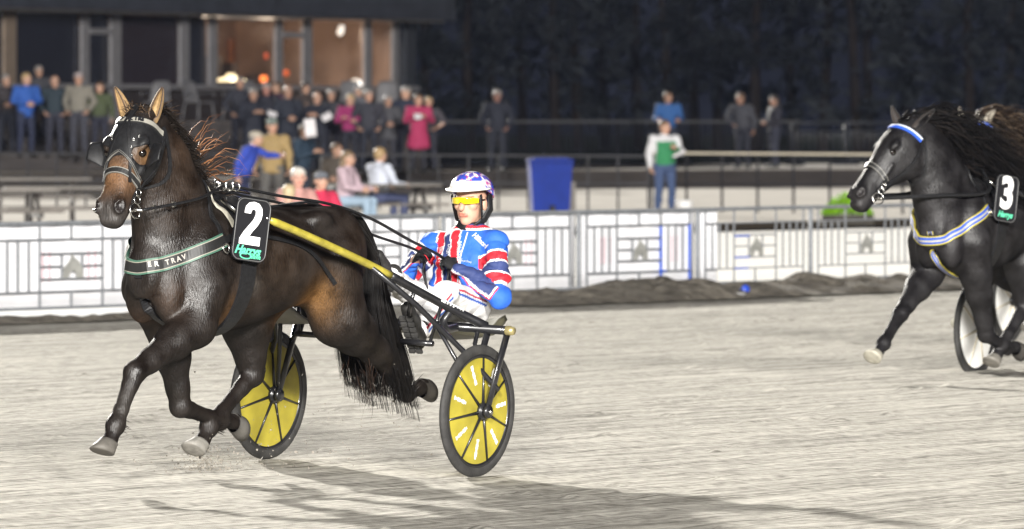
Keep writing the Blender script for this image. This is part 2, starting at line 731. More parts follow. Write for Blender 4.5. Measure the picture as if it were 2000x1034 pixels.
strip('path', 19.8, 39.5, .017, ground_mat('pale_gravel', (.66, .645, .62), (.80, .785, .75), .6, .6, ang, .2, .01))
strip('flower_bed', 39.5, 43.5, .05, mat('bed_soil', (.045, .038, .030), 1.0, spec=0, var=.35, scale=1.2))

# ------------------------------------------------------------ track fence
GALV = mat('galvanised_steel', (.19, .20, .215), .6, .0, var=.2, scale=20)
BOARDW = mat('white_board', (.78, .78, .78), .6, var=.08, scale=3)
CLOTHW = mat('banner_cloth', (.80, .80, .83), .8, var=.04, scale=3)
BLUET = mat('blue_tape', (.02, .09, .50), .5)
PINK = mat('faded_red_print', (.70, .52, .56), .8, var=.1)
EMB = mat('grey_plate', (.30, .30, .28), .6, var=.2)


def gline(px):
    y = 623 - .0386 * px
    d = F * CH / (y - HY)
    return Vector(((px - 1000) / F * d, d, 0))


EMBLEM = [(0, 0), (.06, .22), (.02, .38), (.14, .52), (.30, .66), (.40, .80), (.46, 1.0), (.56, .86), (.76, .72), (.94, .46), (1, .14), (1, 0),
          (.70, 0), (.66, .20), (.54, .30), (.40, .26), (.30, .10), (.28, 0)]
posts = [-363, -31, 301, 591, 866, 1130, 1362, 1583, 1793, 1993, 2190]
where = ['half outside the photo at the far left', 'left of the front horse\'s chest', 'hidden mostly by the front horse\'s body', 'behind the front horse\'s rump', 'behind the driver in blue',
         'right of the driver, plate in clear view', 'with blue tape, where the white cloth ends', 'left of the black horse\'s chest', 'behind the black horse\'s neck', 'at the far right of the photo']
FH, FB = .875, .085
for i in range(len(posts) - 1):
    a, b = gline(posts[i]), gline(posts[i + 1])
    e = (b - a)
    ln = e.length
    e.normalize()
    nrm = Vector((e.y, -e.x, 0))                                   # towards the track
    T = thing('fence_panel', 'grey lattice fence panel ' + where[i], 'fence panel', a, math.atan2(e.y, e.x), 'lattice fence panels along the track')
    mb = MB()
    mb.tube([(0, 0, -.05), (0, 0, FH + .01)], .026, 10)
    mb.build('post', GALV, T, True)
    mb = MB()
    bw = .016
    X = lambda f: f * ln
    hz = lambda x0, x1, z, w=bw: mb.box(((X(x0) + X(x1)) / 2, 0, z), (X(x1) - X(x0), w, w))
    vt = lambda x, z0, z1, w=bw: mb.box((X(x), .001, (z0 + z1) / 2), (w, w * .9, z1 - z0))
    Zf = lambda f: FH - f * (FH - FB)
    mb.tube([(.0, 0, FH), (ln, 0, FH)], .022, 8)
    hz(.07, .935, Zf(.19))
    hz(.07, .935, Zf(.81))
    hz(.02, .98, FB, .026)
    for x in (.07, .935):
        vt(x, FB, FH)
    for x in (.32, .69):
        vt(x, FB, FH)
    for x in (.505,):
        vt(x, Zf(.19), FH)
        vt(x, FB, Zf(.81))
    for x in (.132, .194, .257, .752, .815, .877):
        vt(x, Zf(.81), Zf(.19))
    for z in (.36, .66):
        hz(.32, .69, Zf(z))
    for x0, x1 in ((.32, .45), (.57, .69)):
        hz(x0, x1, Zf(.51), .015)
    for x in (.45, .57):
        vt(x, Zf(.66), Zf(.36), .015)
    mb.build('lattice', GALV, T)
    mb = MB()
    w_, h_ = X(.12), Zf(.37) - Zf(.655)
    mb.prism([(x * w_, z * h_) for x, z in EMBLEM], (X(.45), -.004, Zf(.655)), (1, 0, 0), (0, 0, 1), .008)
    mb.build('horse_head_plate', EMB, T)
    mb = MB()
    mb.box((ln / 2, .012, .035), (ln - .06, .022, .085))
    mb.build('base_board', BOARDW, T)
    if i in (5, 6):
        for kind_, *q in ([('v', .69, FB, Zf(.21)), ('v', .935, FB, Zf(.18)), ('h', .69, .76, FB), ('h', .94, 1.0, FB), ('h', .67, .73, Zf(.81))] if i == 5 else
                          [('h', .32, .45, Zf(.37)), ('h', .32, .45, Zf(.66)), ('h', .32, .44, Zf(.81)), ('h', .32, .5, FB)]):
            mb = MB()
            (vt if kind_ == 'v' else hz)(*q, .020)
            mb.build('blue_tape', BLUET, T)
    # white cloth hung behind the bars
    if i < 7:
        x1 = .19 * ln if i == 6 else ln - .03
        n = 24
        vs, fs = [], []
        for k in range(n + 1):
            for j in range(5):
                x = .03 + (x1 - .03) * k / n
                vs.append(Vector((x, .034 + .006 * math.sin(k * 1.3 + i) * (1 + j) / 3 + .004 * math.sin(k * 3.1), FB + .01 + (FH - FB - .03) * j / 4)))
        for k in range(n):
            for j in range(4):
                fs.append((k * 5 + j, k * 5 + 5 + j, k * 5 + 6 + j, k * 5 + 1 + j))
        o = mk('white_banner', vs, fs, CLOTHW, None, True)
        o.modifiers.new('thick', 'SOLIDIFY').thickness = .003
        o.location = a
        o.rotation_euler = (0, 0, math.atan2(e.y, e.x))
        tag(o, 'white cloth banner hung on the fence panel ' + where[i].replace('with blue tape, where the white cloth ends', 'it only half covers'), 'banner', 'white cloth banners on the track fence')
        if i in (1, 4, 5):
            mb = MB()
            for x in ((.2, .23, .28, .8, .84) if i == 5 else (.35, .39, .62, .66)):
                mb = MB()
                mb.box((x * ln, .026, .47), (.035, .003, .28))
                mb.build('faded_print', PINK, o)

# soil thrown up along the foot of the fence
SOIL = ground_mat('soil', (.075, .067, .055), (.20, .18, .15), .22, .22, 0, 1.0, .08, 2.0)


def heap(name, label, prof, w=.85, off=.75, seed=1):
    pxs = np.array([p[0] - 150 * off for p in prof], float)    # the heap stands off the fence towards the camera
    hs = np.array([p[1] * .80 for p in prof], float)
    A, B = gline(pxs[0]), gline(pxs[-1])
    n = int((B - A).length / .05)
    t = np.linspace(0, 1, n)
    c = np.linspace(-1, 1, 24)
    Tt, Cc = np.meshgrid(t, c, indexing='ij')
    P = pxs[0] + (pxs[-1] - pxs[0]) * Tt
    y = 623 - .0386 * P
    d = F * CH / (y - HY)
    gx, gy = (P - 1000) / F * d, d
    h = np.interp(P, pxs, hs) * np.maximum(1 - Cc ** 2, 0) ** .8
    nz = vnoise(seed, Tt * n * .05 / .35, Cc * 2.2 + 9) + .6 * vnoise(seed + 1, Tt * n * .05 / .13, Cc * 5 + 9)
    h = h * (1 + .5 * nz) + .05 * nz * (1 - Cc ** 2) * (h > .01) - .01
    o_ = off + Cc * w
    o = grid_mesh(name, gx - TN.x * o_, gy - TN.y * o_, h, SOIL, 'thing')
    del o['kind']
    return tag(o, label, 'soil heap')


heap('soil_heap', 'long low heap of dark soil rising to a peak, right of the driver', [(925, 0), (960, .09), (1010, .13), (1100, .12), (1160, .13), (1215, .16), (1262, .26), (1288, .30), (1310, .22), (1342, .12), (1368, 0)], seed=21)
heap('soil_heap', 'rough clods of dark soil at the foot of the fence left of the black horse', [(1366, 0), (1385, .13), (1440, .15), (1480, .10), (1545, .14), (1570, .20), (1610, .10), (1670, .15), (1720, .13), (1790, .15), (1900, .10), (2060, 0)], seed=31)
heap('soil_ridge', 'thin dark ridge of soil under the fence at the left edge', [(-200, .0), (-40, .05), (60, .06), (160, .05), (260, .06), (420, 0)], .35, .6, seed=41)
mb = MB()
mb.box((0, 0, .03), (.95, .42, .03), bev=.006)
o = mb.build('white_board', BOARDW, None, True)
o.location = gline(1165) - TN * 1.25 + Vector((0, 0, .03))
o.rotation_euler = (.10, .03, math.atan2(TD.y, TD.x) - .25)
tag(o, 'white board lying on the ground between two heaps of soil', 'board')
mb = MB()
mb.lathe([(0, 0), (.04, 0), (.045, .08), (.04, .09), (0, .09)], seg=16)
o = mb.build('blue_cup', mat('blue_plastic', (.02, .06, .42), .4), None, True)
o.location = gline(1235) - TN * 1.35 + Vector((0, 0, .05))
o.rotation_euler = (1.2, .2, .4)
tag(o, 'small blue cup lying in the soil below the fence', 'cup')

# ------------------------------------------------------------ railing, decks and steps behind the paving
DARKM = mat('dark_painted_steel', (.022, .022, .026), .5, .2, var=.3)
CREAM = mat('cream_rail', (.55, .50, .40), .5, var=.1)
DECKM = ground_mat('deck_paving', (.14, .125, .11), (.20, .18, .155), 1, 1, 0, .1, .01)
BROWN = mat('dark_brown_timber', (.030, .024, .021), .7, var=.3, scale=3, stretch=(.3, 1, 6))
WOODT = mat('grey_bench_wood', (.12, .105, .09), .6, var=.3, scale=4, stretch=(.5, 6, 1))
MESHM = mat('grey_mesh_panel', (.0060, .0062, .0085), .8, .0, var=.2, spec=.1)


def rail_fence(name, label, cat, a, b, h, nposts, m, rails, pw=.035, rw=.04, group=None, railm=None):
    """post and rail barrier from a to b standing on the ground"""
    a, b = Vector(a), Vector(b)
    e = b - a
    T = thing(name, label, cat, a, math.atan2(e.y, e.x), group)
    ln = Vector((e.x, e.y, 0)).length
    dz = e.z
    mb = MB()
    for z in rails:
        mb.bar((0, 0, z), (ln, 0, dz + z), rw, rw)
    mb.build('rail', railm or m, T)
    for k in range(nposts):
        t = k / (nposts - 1)
        mb = MB()
        mb.box((t * ln, rw * .5 + pw * .5, dz * t + h / 2 - .02), (pw, pw, h))
        mb.build('post', m, T)
    return T


def gp(px, d, z=0):
    return Vector(((px - 1000) / F * d, d, z))


rail_fence('paddock_fence', 'dark post and rail fence across the paving behind the picnic tables', 'fence', gp(-60, 146, pav_z(146)), gp(1265, 143, pav_z(143)), 1.06, 24, DARKM, (.52, 1.04))
rail_fence('paddock_fence', 'dark post fence with a cream top rail right of the man in green', 'fence', gp(1270, 143, pav_z(143)), gp(1905, 139, pav_z(139)), 1.10, 10, DARKM, (1.10,), railm=CREAM)
o = thing('lower_rail', 'thin dark rail low along the cream topped fence', 'rail', gp(1270, 142.8, .55))
mb = MB()
mb.bar((0, 0, 0), gp(1905, 138.8, .55) - gp(1270, 142.8, .55), .03, .03)
mb.build('bar', DARKM, o)

# raised terrace: one low wall, then steps up to the restaurant deck
mb = MB()


def slab(x0, x1, d0, d1, z0, z1, m, name):
    mb = MB()
    A = [gp(x0, d0), gp(x1, d0 + (x1 - x0) * .006), gp(x1, d1 + (x1 - x0) * .006), gp(x0, d1)]
    mb.add([Vector((p.x, p.y, z)) for z in (z0, z1) for p in A], [(0, 1, 5, 4), (1, 2, 6, 5), (2, 3, 7, 6), (3, 0, 4, 7), (4, 5, 6, 7)])
    o = mb.build(name, m)
    o['kind'] = 'structure'
    return o


slab(-200, 2200, 159.0, 159.3, -.1, .60, BROWN, 'terrace_wall')
slab(-200, 2200, 159.3, 176.5, -.1, .62, DECKM, 'terrace_floor')
slab(-400, 2600, 176.6, 400, -.1, .61, mat('night_lawn', (.008, .010, .007), 1.0, var=.3, scale=.5, spec=0), 'lawn')
STEPM = mat('step_timber', (.048, .041, .039), .75, var=.35, scale=2, stretch=(.4, 1, 5))
for k, (d0, z1) in enumerate([(163.2, .95), (166.2, 1.30), (168.6, 1.68)]):
    slab(-200, 835 - k * 6, d0, 240, .5, z1, STEPM, 'terrace_step')
    rl = thing('step_nosing', ['worn pale edge board along the lowest terrace step', 'worn pale edge board along the middle terrace step', 'worn pale edge board along the restaurant deck'][k], 'edge board')
    mb = MB()
    mb.bar(gp(-200, d0 - .03, z1), gp(835 - k * 6, d0 - .03 + (1035 - k * 6) * .006, z1), .05, .035)
    mb.build('board', mat('worn_edge', (.075, .065, .06), .7, var=.3), rl)

# mesh balustrade at the back of the paved terrace
T = thing('mesh_balustrade', 'long grey mesh balustrade behind the terrace under the dark sky', 'balustrade')
a, b = gp(845, 174, .62), gp(1560, 178, .62)
mb = MB()
mb.bar(a + Vector((0, 0, 1.05)), b + Vector((0, 0, 1.05)), .05, .06)
mb.build('top_rail', mat('dull_rail', (.05, .05, .052), .5, .2), T)
n = 80
mb = MB()
for k in range(n):
    p = a.lerp(b, k / (n - 1))
    mb.box(p + Vector((0, 0, .52)), (.05, .02, .98))
mb.bar(a + Vector((0, 0, .08)), b + Vector((0, 0, .08)), .03, .05)
mb.build('mesh_infill', MESHM, T)
for k in range(11):
    p = a.lerp(b, k / 10)
    mb = MB()
    mb.box(p + Vector((0, .04, .53)), (.06, .05, 1.06))
    mb.build('post', MESHM, T)
# crowd barriers on the right
T0 = None
BARM = mat('barrier_steel', (.026, .028, .034), .6, .0, var=.2, spec=.2)
for k in range(5):
    a, b = gp(1545 + k * 107, 181 + k * 1.2, .62), gp(1545 + (k + 1) * 107, 181 + (k + 1) * 1.2, .62)
    T = thing('crowd_barrier', 'silver tube crowd barrier ' + ['beside the woman in dark clothes, first of the row', 'second of the row, left of the black horse\'s nose', 'third of the row, behind the black horse\'s head', 'fourth of the row, behind the black horse\'s mane', 'last of the row at the right edge'][k], 'barrier', a, math.atan2((b - a).y, (b - a).x), 'crowd barriers on the paving')
    ln = (b - a).length
    mb = MB()
    for z in (.15, 1.0):
        mb.tube([(.03, 0, z), (ln - .03, 0, z)], .035, 6)
    for x in (.03, ln - .03):
        mb.tube([(x, 0, .1), (x, 0, 1.0)], .035, 6)
    mb.tube([(.03, 0, .8), (ln - .03, 0, .8)], .025, 6)
    mb.build('frame', BARM, T, True)
    mb = MB()
    for q in range(1, 9):
        mb.tube([(ln * q / 9, 0, .15), (ln * q / 9, 0, .8)], .014, 5)
    mb.build('bars', BARM, T, True)
    for x in (.15, ln - .15):
        mb = MB()
        mb.box((x, 0, .05), (.06, .6, .1))
        mb.build('foot', BARM, T)

# ------------------------------------------------------------ restaurant building
BA, BB = gp(-120, 170.5), gp(812, 197.5)
be = (BB - BA)
bl = Vector((be.x, be.y, 0)).length
byaw = math.atan2(be.y, be.x)
BT = thing('restaurant', 'long dark restaurant building with grey window frames and warm lit rooms', 'building', Vector((BA.x, BA.y, 0)), byaw)
GREYF = mat('grey_window_frame', (.20, .195, .205), .6, var=.15)
SLATE = mat('slate_fascia', (.036, .040, .054), .7, var=.25, scale=2)
TANF = mat('tan_post', (.22, .17, .13), .6, var=.15)


def bx_(px):
    """distance along the facade seen at photo column px"""
    k = (px - 1000) / F
    return (k * BA.y - BA.x) / (be.x / bl - k * be.y / bl)


def bz(px, py):
    x = bx_(px)
    d = BA.y + be.y / bl * x
    return CH - (py - HY) * d / F


ZS, ZT = 2.50, 4.22
mb = MB()
mb.box((bl / 2, .12, (1.6 + ZS) / 2 - .05), (bl, .2, ZS - 1.6 - .04))
mb.build('wall', mat('brown_cladding', (.034, .026, .025), .7, var=.3, scale=2, stretch=(4, 1, .5)), BT)
mb = MB()
mb.box((bl / 2 + .2, 2.4, 5.25), (bl + 1.2, 6.4, 1.95))
mb.build('roof', SLATE, BT)
mb = MB()
mb.box((bl / 2, -.45, ZT + .05), (bl + .5, .5, .10))
mb.build('eaves', mat('eaves_board', (.15, .14, .135), .7, var=.3, scale=1.5), BT)
mb = MB()
mb.box((bl / 2, .03, ZS), (bl, .30, .11))
mb.build('sill', GREYF, BT)
frames = [(5, 28, TANF), (157, 171, GREYF), (214, 233, GREYF), (349, 366, GREYF), (406, 421, GREYF), (535, 549, GREYF), (589, 606, GREYF), (709, 723, GREYF), (764, 776, GREYF), (789, 808, mat('end_post', (.03, .033, .042), .7))]
for x0, x1, m in frames:
    mb = MB()
    a, b = bx_(x0), bx_(x1)
    z0 = 1.62 if x0 in (157, 214, 589) else ZS - .05
    mb.box(((a + b) / 2, -.02, (z0 + ZT) / 2), (b - a, .07, ZT - z0))
    mb.build('window_frame', m, BT)
mb = MB()
for x0, x1, y in ((171, 214, 61), (549, 589, 68)):
    a, b = bx_(x0), bx_(x1)
    mb.box(((a + b) / 2, -.01, bz(x0, y)), (b - a, .13, .13))
mb.build('door_transom', GREYF, BT)
GLASSD = mat('dark_window_glass', (.010, .012, .022), .25, var=.1)
GLASSP = mat('purple_blind', (.024, .017, .024), .6, var=.1)
for x0, x1, z0, m in ((28, 157, ZS, GLASSD), (171, 214, 1.65, GLASSD), (233, 349, ZS, GLASSP), (366, 406, ZS, GLASSD), (776, 789, ZS, GLASSD), (-110, 5, ZS, GLASSD)):
    a, b = bx_(x0), bx_(x1)
    mb = MB()
    mb.box(((a + b) / 2, .06, (z0 + ZT) / 2), (b - a, .02, ZT - z0 - .06))
    mb.build('window_pane', m, BT)
gl = bpy.data.materials.new('clear_glass')
gl.use_nodes = True
nt = gl.node_tree
tr = nt.nodes.new('ShaderNodeBsdfTransparent')
tr.inputs['Color'].default_value = (.82, .80, .78, 1)
gs = nt.nodes.new('ShaderNodeBsdfGlossy')
gs.inputs['Roughness'].default_value = .1
mx = nt.nodes.new('ShaderNodeMixShader')
mx.inputs[0].default_value = .06
nt.links.new(tr.outputs[0], mx.inputs[1])
nt.links.new(gs.outputs[0], mx.inputs[2])
nt.links.new(mx.outputs[0], nt.nodes['Material Output'].inputs['Surface'])
for x0, x1, z0 in ((421, 535, ZS), (549, 589, 1.65), (606, 709, ZS), (723, 764, ZS)):
    a, b = bx_(x0), bx_(x1)
    mb = MB()
    mb.box(((a + b) / 2, .06, (z0 + ZT) / 2), (b - a, .02, ZT - z0 - .06))
    mb.build('window_pane', gl, BT)
# the lit room
ra, rb = bx_(410), bx_(776)
ROOMW = mat('room_wall', (.30, .21, .165), .8, var=.45, scale=.7)
mb = MB()
mb.box(((ra + rb) / 2, 4.6, 3.0), (rb - ra, .1, 2.9))
mb.box((ra - .06, 2.4, 3.0), (.1, 4.4, 2.9))
mb.box((rb + .06, 2.4, 3.0), (.1, 4.4, 2.9))
mb.box(((ra + rb) / 2, 2.4, 1.6), (rb - ra, 4.3, .08))
mb.build('room', ROOMW, BT)
mb = MB()
for x, y, z, sx, sy, sz, in ((.14, 4.4, 3.75, .9, .1, .35), (.40, 4.4, 3.1, .5, .1, 1.9), (.75, 4.45, 3.3, .5, .08, .9), (.95, 4.4, 3.0, .25, .1, 1.6)):
    mb.box((ra + (rb - ra) * x, y, z), (sx, sy, sz))
mb.build('wall_panel', mat('orange_panel', (.33, .15, .08), .7, var=.2), BT)
mb = MB()
for x, w, h in ((.10, .8, 1.0), (.30, .5, .9), (.62, .35, 1.25), (.70, .4, 1.1), (.85, .5, .8)):
    mb.box((ra + (rb - ra) * x, 3.2, 1.65 + h / 2 + .2), (w, .4, h + .4))
mb.build('room_furniture', mat('dark_furniture', (.03, .022, .022), .7, var=.2), BT)
LAMPC = mat('cream_lampshade', (.8, .7, .5), .6, emit=(1, .82, .50), estr=1.7)
LAMPO = mat('orange_lamp', (.8, .3, .1), .6, emit=(1, .22, .05), estr=1.6)
LAMPW = mat('white_lamp', (.8, .8, .8), .6, emit=(1, .93, .84), estr=.9)


def room_lamp(px, py, prof, m, label, depth=1.3, tilt=0):
    x = bx_(px)
    o = MB().lathe(prof, seg=20).build('lamp', m, None, True)
    loc = Vector((BA.x, BA.y, 0)) + Matrix.Rotation(byaw, 3, 'Z') @ Vector((x, depth, 0))
    o.location = at(px, py, loc.y)
    o.rotation_euler = (0, tilt, 0)
    return tag(o, label, 'lamp', None)


room_lamp(451, 157, [(.0, .16), (.10, .16), (.13, .08), (.36, .02), (.37, -.03), (.0, -.03)], LAMPC, 'wide cream lampshade glowing in the left lit window')
room_lamp(515, 155, [(.0, .10), (.07, .08), (.10, .0), (.06, -.07), (.0, -.08)], LAMPO, 'small round orange lamp in the left lit window')
room_lamp(520, 110, [(.0, .10), (.05, .08), (.06, .0), (.04, -.07), (.0, -.08)], mat('dim_red_lamp', (.5, .1, .05), .6, emit=(1, .15, .05), estr=.25), 'dim red lamp high in the left lit window')
room_lamp(559, 143, [(.0, .09), (.06, .06), (.08, .0), (.05, -.06), (.0, -.08)], mat('dim_orange_lamp', (.5, .1, .05), .6, emit=(1, .18, .04), estr=.5), 'dim orange lamp seen through the glass door')
room_lamp(665, 62, [(.0, .16), (.06, .16), (.085, -.05), (.0, -.12)], LAMPW, 'white spot lamp at the top of the wide lit window', 1.0, .25)
room_lamp(697, 160, [(.0, .07), (.08, .06), (.16, -.02), (.15, -.06), (.0, -.06)], LAMPW, 'white dish lamp low in the wide lit window', 1.0, .35)
for px in (470, 570, 680):
    l = bpy.data.lights.new('room_light', 'POINT')
    l.energy = 105
    l.color = (1, .78, .56)
    l.shadow_soft_size = .3
    o = bpy.data.objects.new('room_light', l)
    COL.objects.link(o)
    p = Vector((BA.x, BA.y, 0)) + Matrix.Rotation(byaw, 3, 'Z') @ Vector((bx_(px), 2.2, 3.9))
    o.location = p

# ------------------------------------------------------------ dark wood behind the course
rg = random.Random(77)
vs, fs, cs = [], [], []
mbt = MB()
for k in range(46):
    px = -300 + 2700 * (k + rg.random() * .8) / 46
    d = rg.uniform(236, 262)
    c0 = gp(px, d, .5)
    H = rg.uniform(7.2, 9.6)
    w = rg.uniform(1.3, 2.3)
    mbt.tube([c0, c0 + Vector((rg.uniform(-.2, .2), 0, H * .5)), c0 + Vector((rg.uniform(-.4, .4), 0, H * .85))], [.20, .14, .05], 6, col=(.020, .016, .014))
    tone = rg.uniform(.65, 1.35)
    for q in range(26):
        a, e = rg.uniform(0, 6.28), rg.random()
        cz = H * (.16 + .80 * e)
        rr = w * (1 - abs(e - .4) ** 2 * 1.7) * rg.uniform(.3, 1)
        cc = c0 + Vector((math.cos(a) * rr, math.sin(a) * rr, cz))
        cr_ = rg.uniform(.45, .95)
        g = tone * rg.uniform(.6, 1.35)
        for j in range(16):
            p = cc + Vector((rg.gauss(0, .5), rg.gauss(0, .5), rg.gauss(0, .4))) * cr_
            u = Vector((rg.uniform(-1, 1), rg.uniform(-1, 1), rg.uniform(-.6, 1))).normalized()
            v = u.orthogonal().normalized()
            l, b = rg.uniform(.14, .34), rg.uniform(.07, .16)
            n = len(vs)
            vs += [p - u * l, p + v * b, p + u * l, p - v * b]
            fs.append((n, n + 1, n + 2, n + 3))
            cs += [(.021 * g, .0235 * g, .026 * g)] * 4
n = len(vs)
vs += mbt.v
fs += [tuple(i + n for i in f) for f in mbt.f]
cs += mbt.c
tag(mk('wood', vs, fs, mat('night_foliage', None, .9, attr=True, var=.3, scale=1.5, spec=0), None, False, np.array(cs)), 'dark belt of trees behind the course at night', 'wood', None, 'stuff')
# ------------------------------------------------------------ the horses
def V3(*a):
    return np.array(a, float)


LEATHER = mat('black_leather', (0.010, 0.010, 0.011), 0.50, spec=.3, var=0.3, scale=60, bump=0.15, bscale=300)
STEEL = mat('steel', (0.55, 0.54, 0.52), 0.25, 1.0, var=0.1)
HOOFM = mat('hoof_horn', None, 0.65, attr=True, var=0.25, scale=30, stretch=(1, 1, .3), bump=0.2, bscale=60)
EARM = mat('ear_fur', None, 0.75, attr=True, var=0.2, scale=60)
EYEM = mat('dark_eye', (0.006, 0.004, 0.003), 0.06, var=0.0, coat=1.0)
TRIM = mat('printed_webbing', None, 0.5, attr=True, var=0.1, scale=80)
WHITE_INK = mat('white_ink', (0.80, 0.80, 0.80), 0.5, var=0.03)
GREEN_INK = mat('green_ink', (0.10, 0.55, 0.33), 0.5, var=0.03)
BLACK_INK = mat('black_ink', (0.01, 0.01, 0.012), 0.5, var=0.05)
SILVER_INK = mat('silver_ink', (0.35, 0.33, 0.30), 0.4, var=0.05)


def coat_material(name, gloss=0.042):
    m = mat(name, None, 0.40, attr=True, var=0.0, scale=4, spec=0.38)
    nt = m.node_tree
    N, L = nt.nodes, nt.links
    b = N['Principled BSDF']
    tc = N.new('ShaderNodeTexCoord')
    # broad mottling, fine hair flecks, damp and dry patches
    n1 = N.new('ShaderNodeTexNoise')
    n1.inputs['Scale'].default_value = 9
    n1.inputs['Detail'].default_value = 6
    L.new(tc.outputs['Object'], n1.inputs['Vector'])
    mp = N.new('ShaderNodeMapping')
    mp.inputs['Scale'].default_value = (95, 95, 20)
    mp.inputs['Rotation'].default_value = (0, 0.5, 0)
    L.new(tc.outputs['Object'], mp.inputs['Vector'])
    n2 = N.new('ShaderNodeTexNoise')
    n2.inputs['Scale'].default_value = 1.6
    n2.inputs['Detail'].default_value = 3
    L.new(mp.outputs['Vector'], n2.inputs['Vector'])
    mx = N.new('ShaderNodeMath')
    mx.operation = 'MULTIPLY_ADD'
    L.new(n2.outputs['Fac'], mx.inputs[0])
    mx.inputs[1].default_value = 1.0
    L.new(n1.outputs['Fac'], mx.inputs[2])
    r = N.new('ShaderNodeMapRange')
    r.inputs['From Min'].default_value = 0.65
    r.inputs['From Max'].default_value = 1.35
    r.inputs['To Min'].default_value = 0.32
    r.inputs['To Max'].default_value = 1.40
    L.new(mx.outputs[0], r.inputs['Value'])
    sc = [q for q in N if q.type == 'VECT_MATH'][0]
    L.new(r.outputs['Result'], sc.inputs['Scale'])
    r3 = N.new('ShaderNodeMapRange')
    r3.inputs['From Min'].default_value = 0.35
    r3.inputs['From Max'].default_value = 0.65
    r3.inputs['To Min'].default_value = 0.34
    r3.inputs['To Max'].default_value = 0.60
    L.new(n1.outputs['Fac'], r3.inputs['Value'])
    L.new(r3.outputs['Result'], b.inputs['Roughness'])
    bp = N.new('ShaderNodeBump')
    bp.inputs['Strength'].default_value = 0.38
    bp.inputs['Distance'].default_value = 0.012
    L.new(mx.outputs[0], bp.inputs['Height'])
    L.new(bp.outputs['Normal'], b.inputs['Normal'])
    # hair does not turn into a mirror at grazing angles: a plain weak gloss instead of the coated look
    b.inputs['Specular IOR Level'].default_value = 0.0
    gl_ = N.new('ShaderNodeBsdfGlossy')
    L.new(r3.outputs['Result'], gl_.inputs['Roughness'])
    L.new(bp.outputs['Normal'], gl_.inputs['Normal'])
    ms = N.new('ShaderNodeMixShader')
    ms.inputs[0].default_value = gloss
    L.new(b.outputs[0], ms.inputs[1])
    L.new(gl_.outputs[0], ms.inputs[2])
    L.new(ms.outputs[0], N['Material Output'].inputs['Surface'])
    return m


def ring(mb, c, nrm, R, r, seg=18):
    c, nrm = Vector(c), Vector(nrm).normalized()
    a = nrm.orthogonal().normalized()
    b = nrm.cross(a)
    pts = [c + (a * math.cos(2 * math.pi * i / seg) + b * math.sin(2 * math.pi * i / seg)) * R for i in range(seg + 1)]
    mb.tube(pts, r, 6, False)


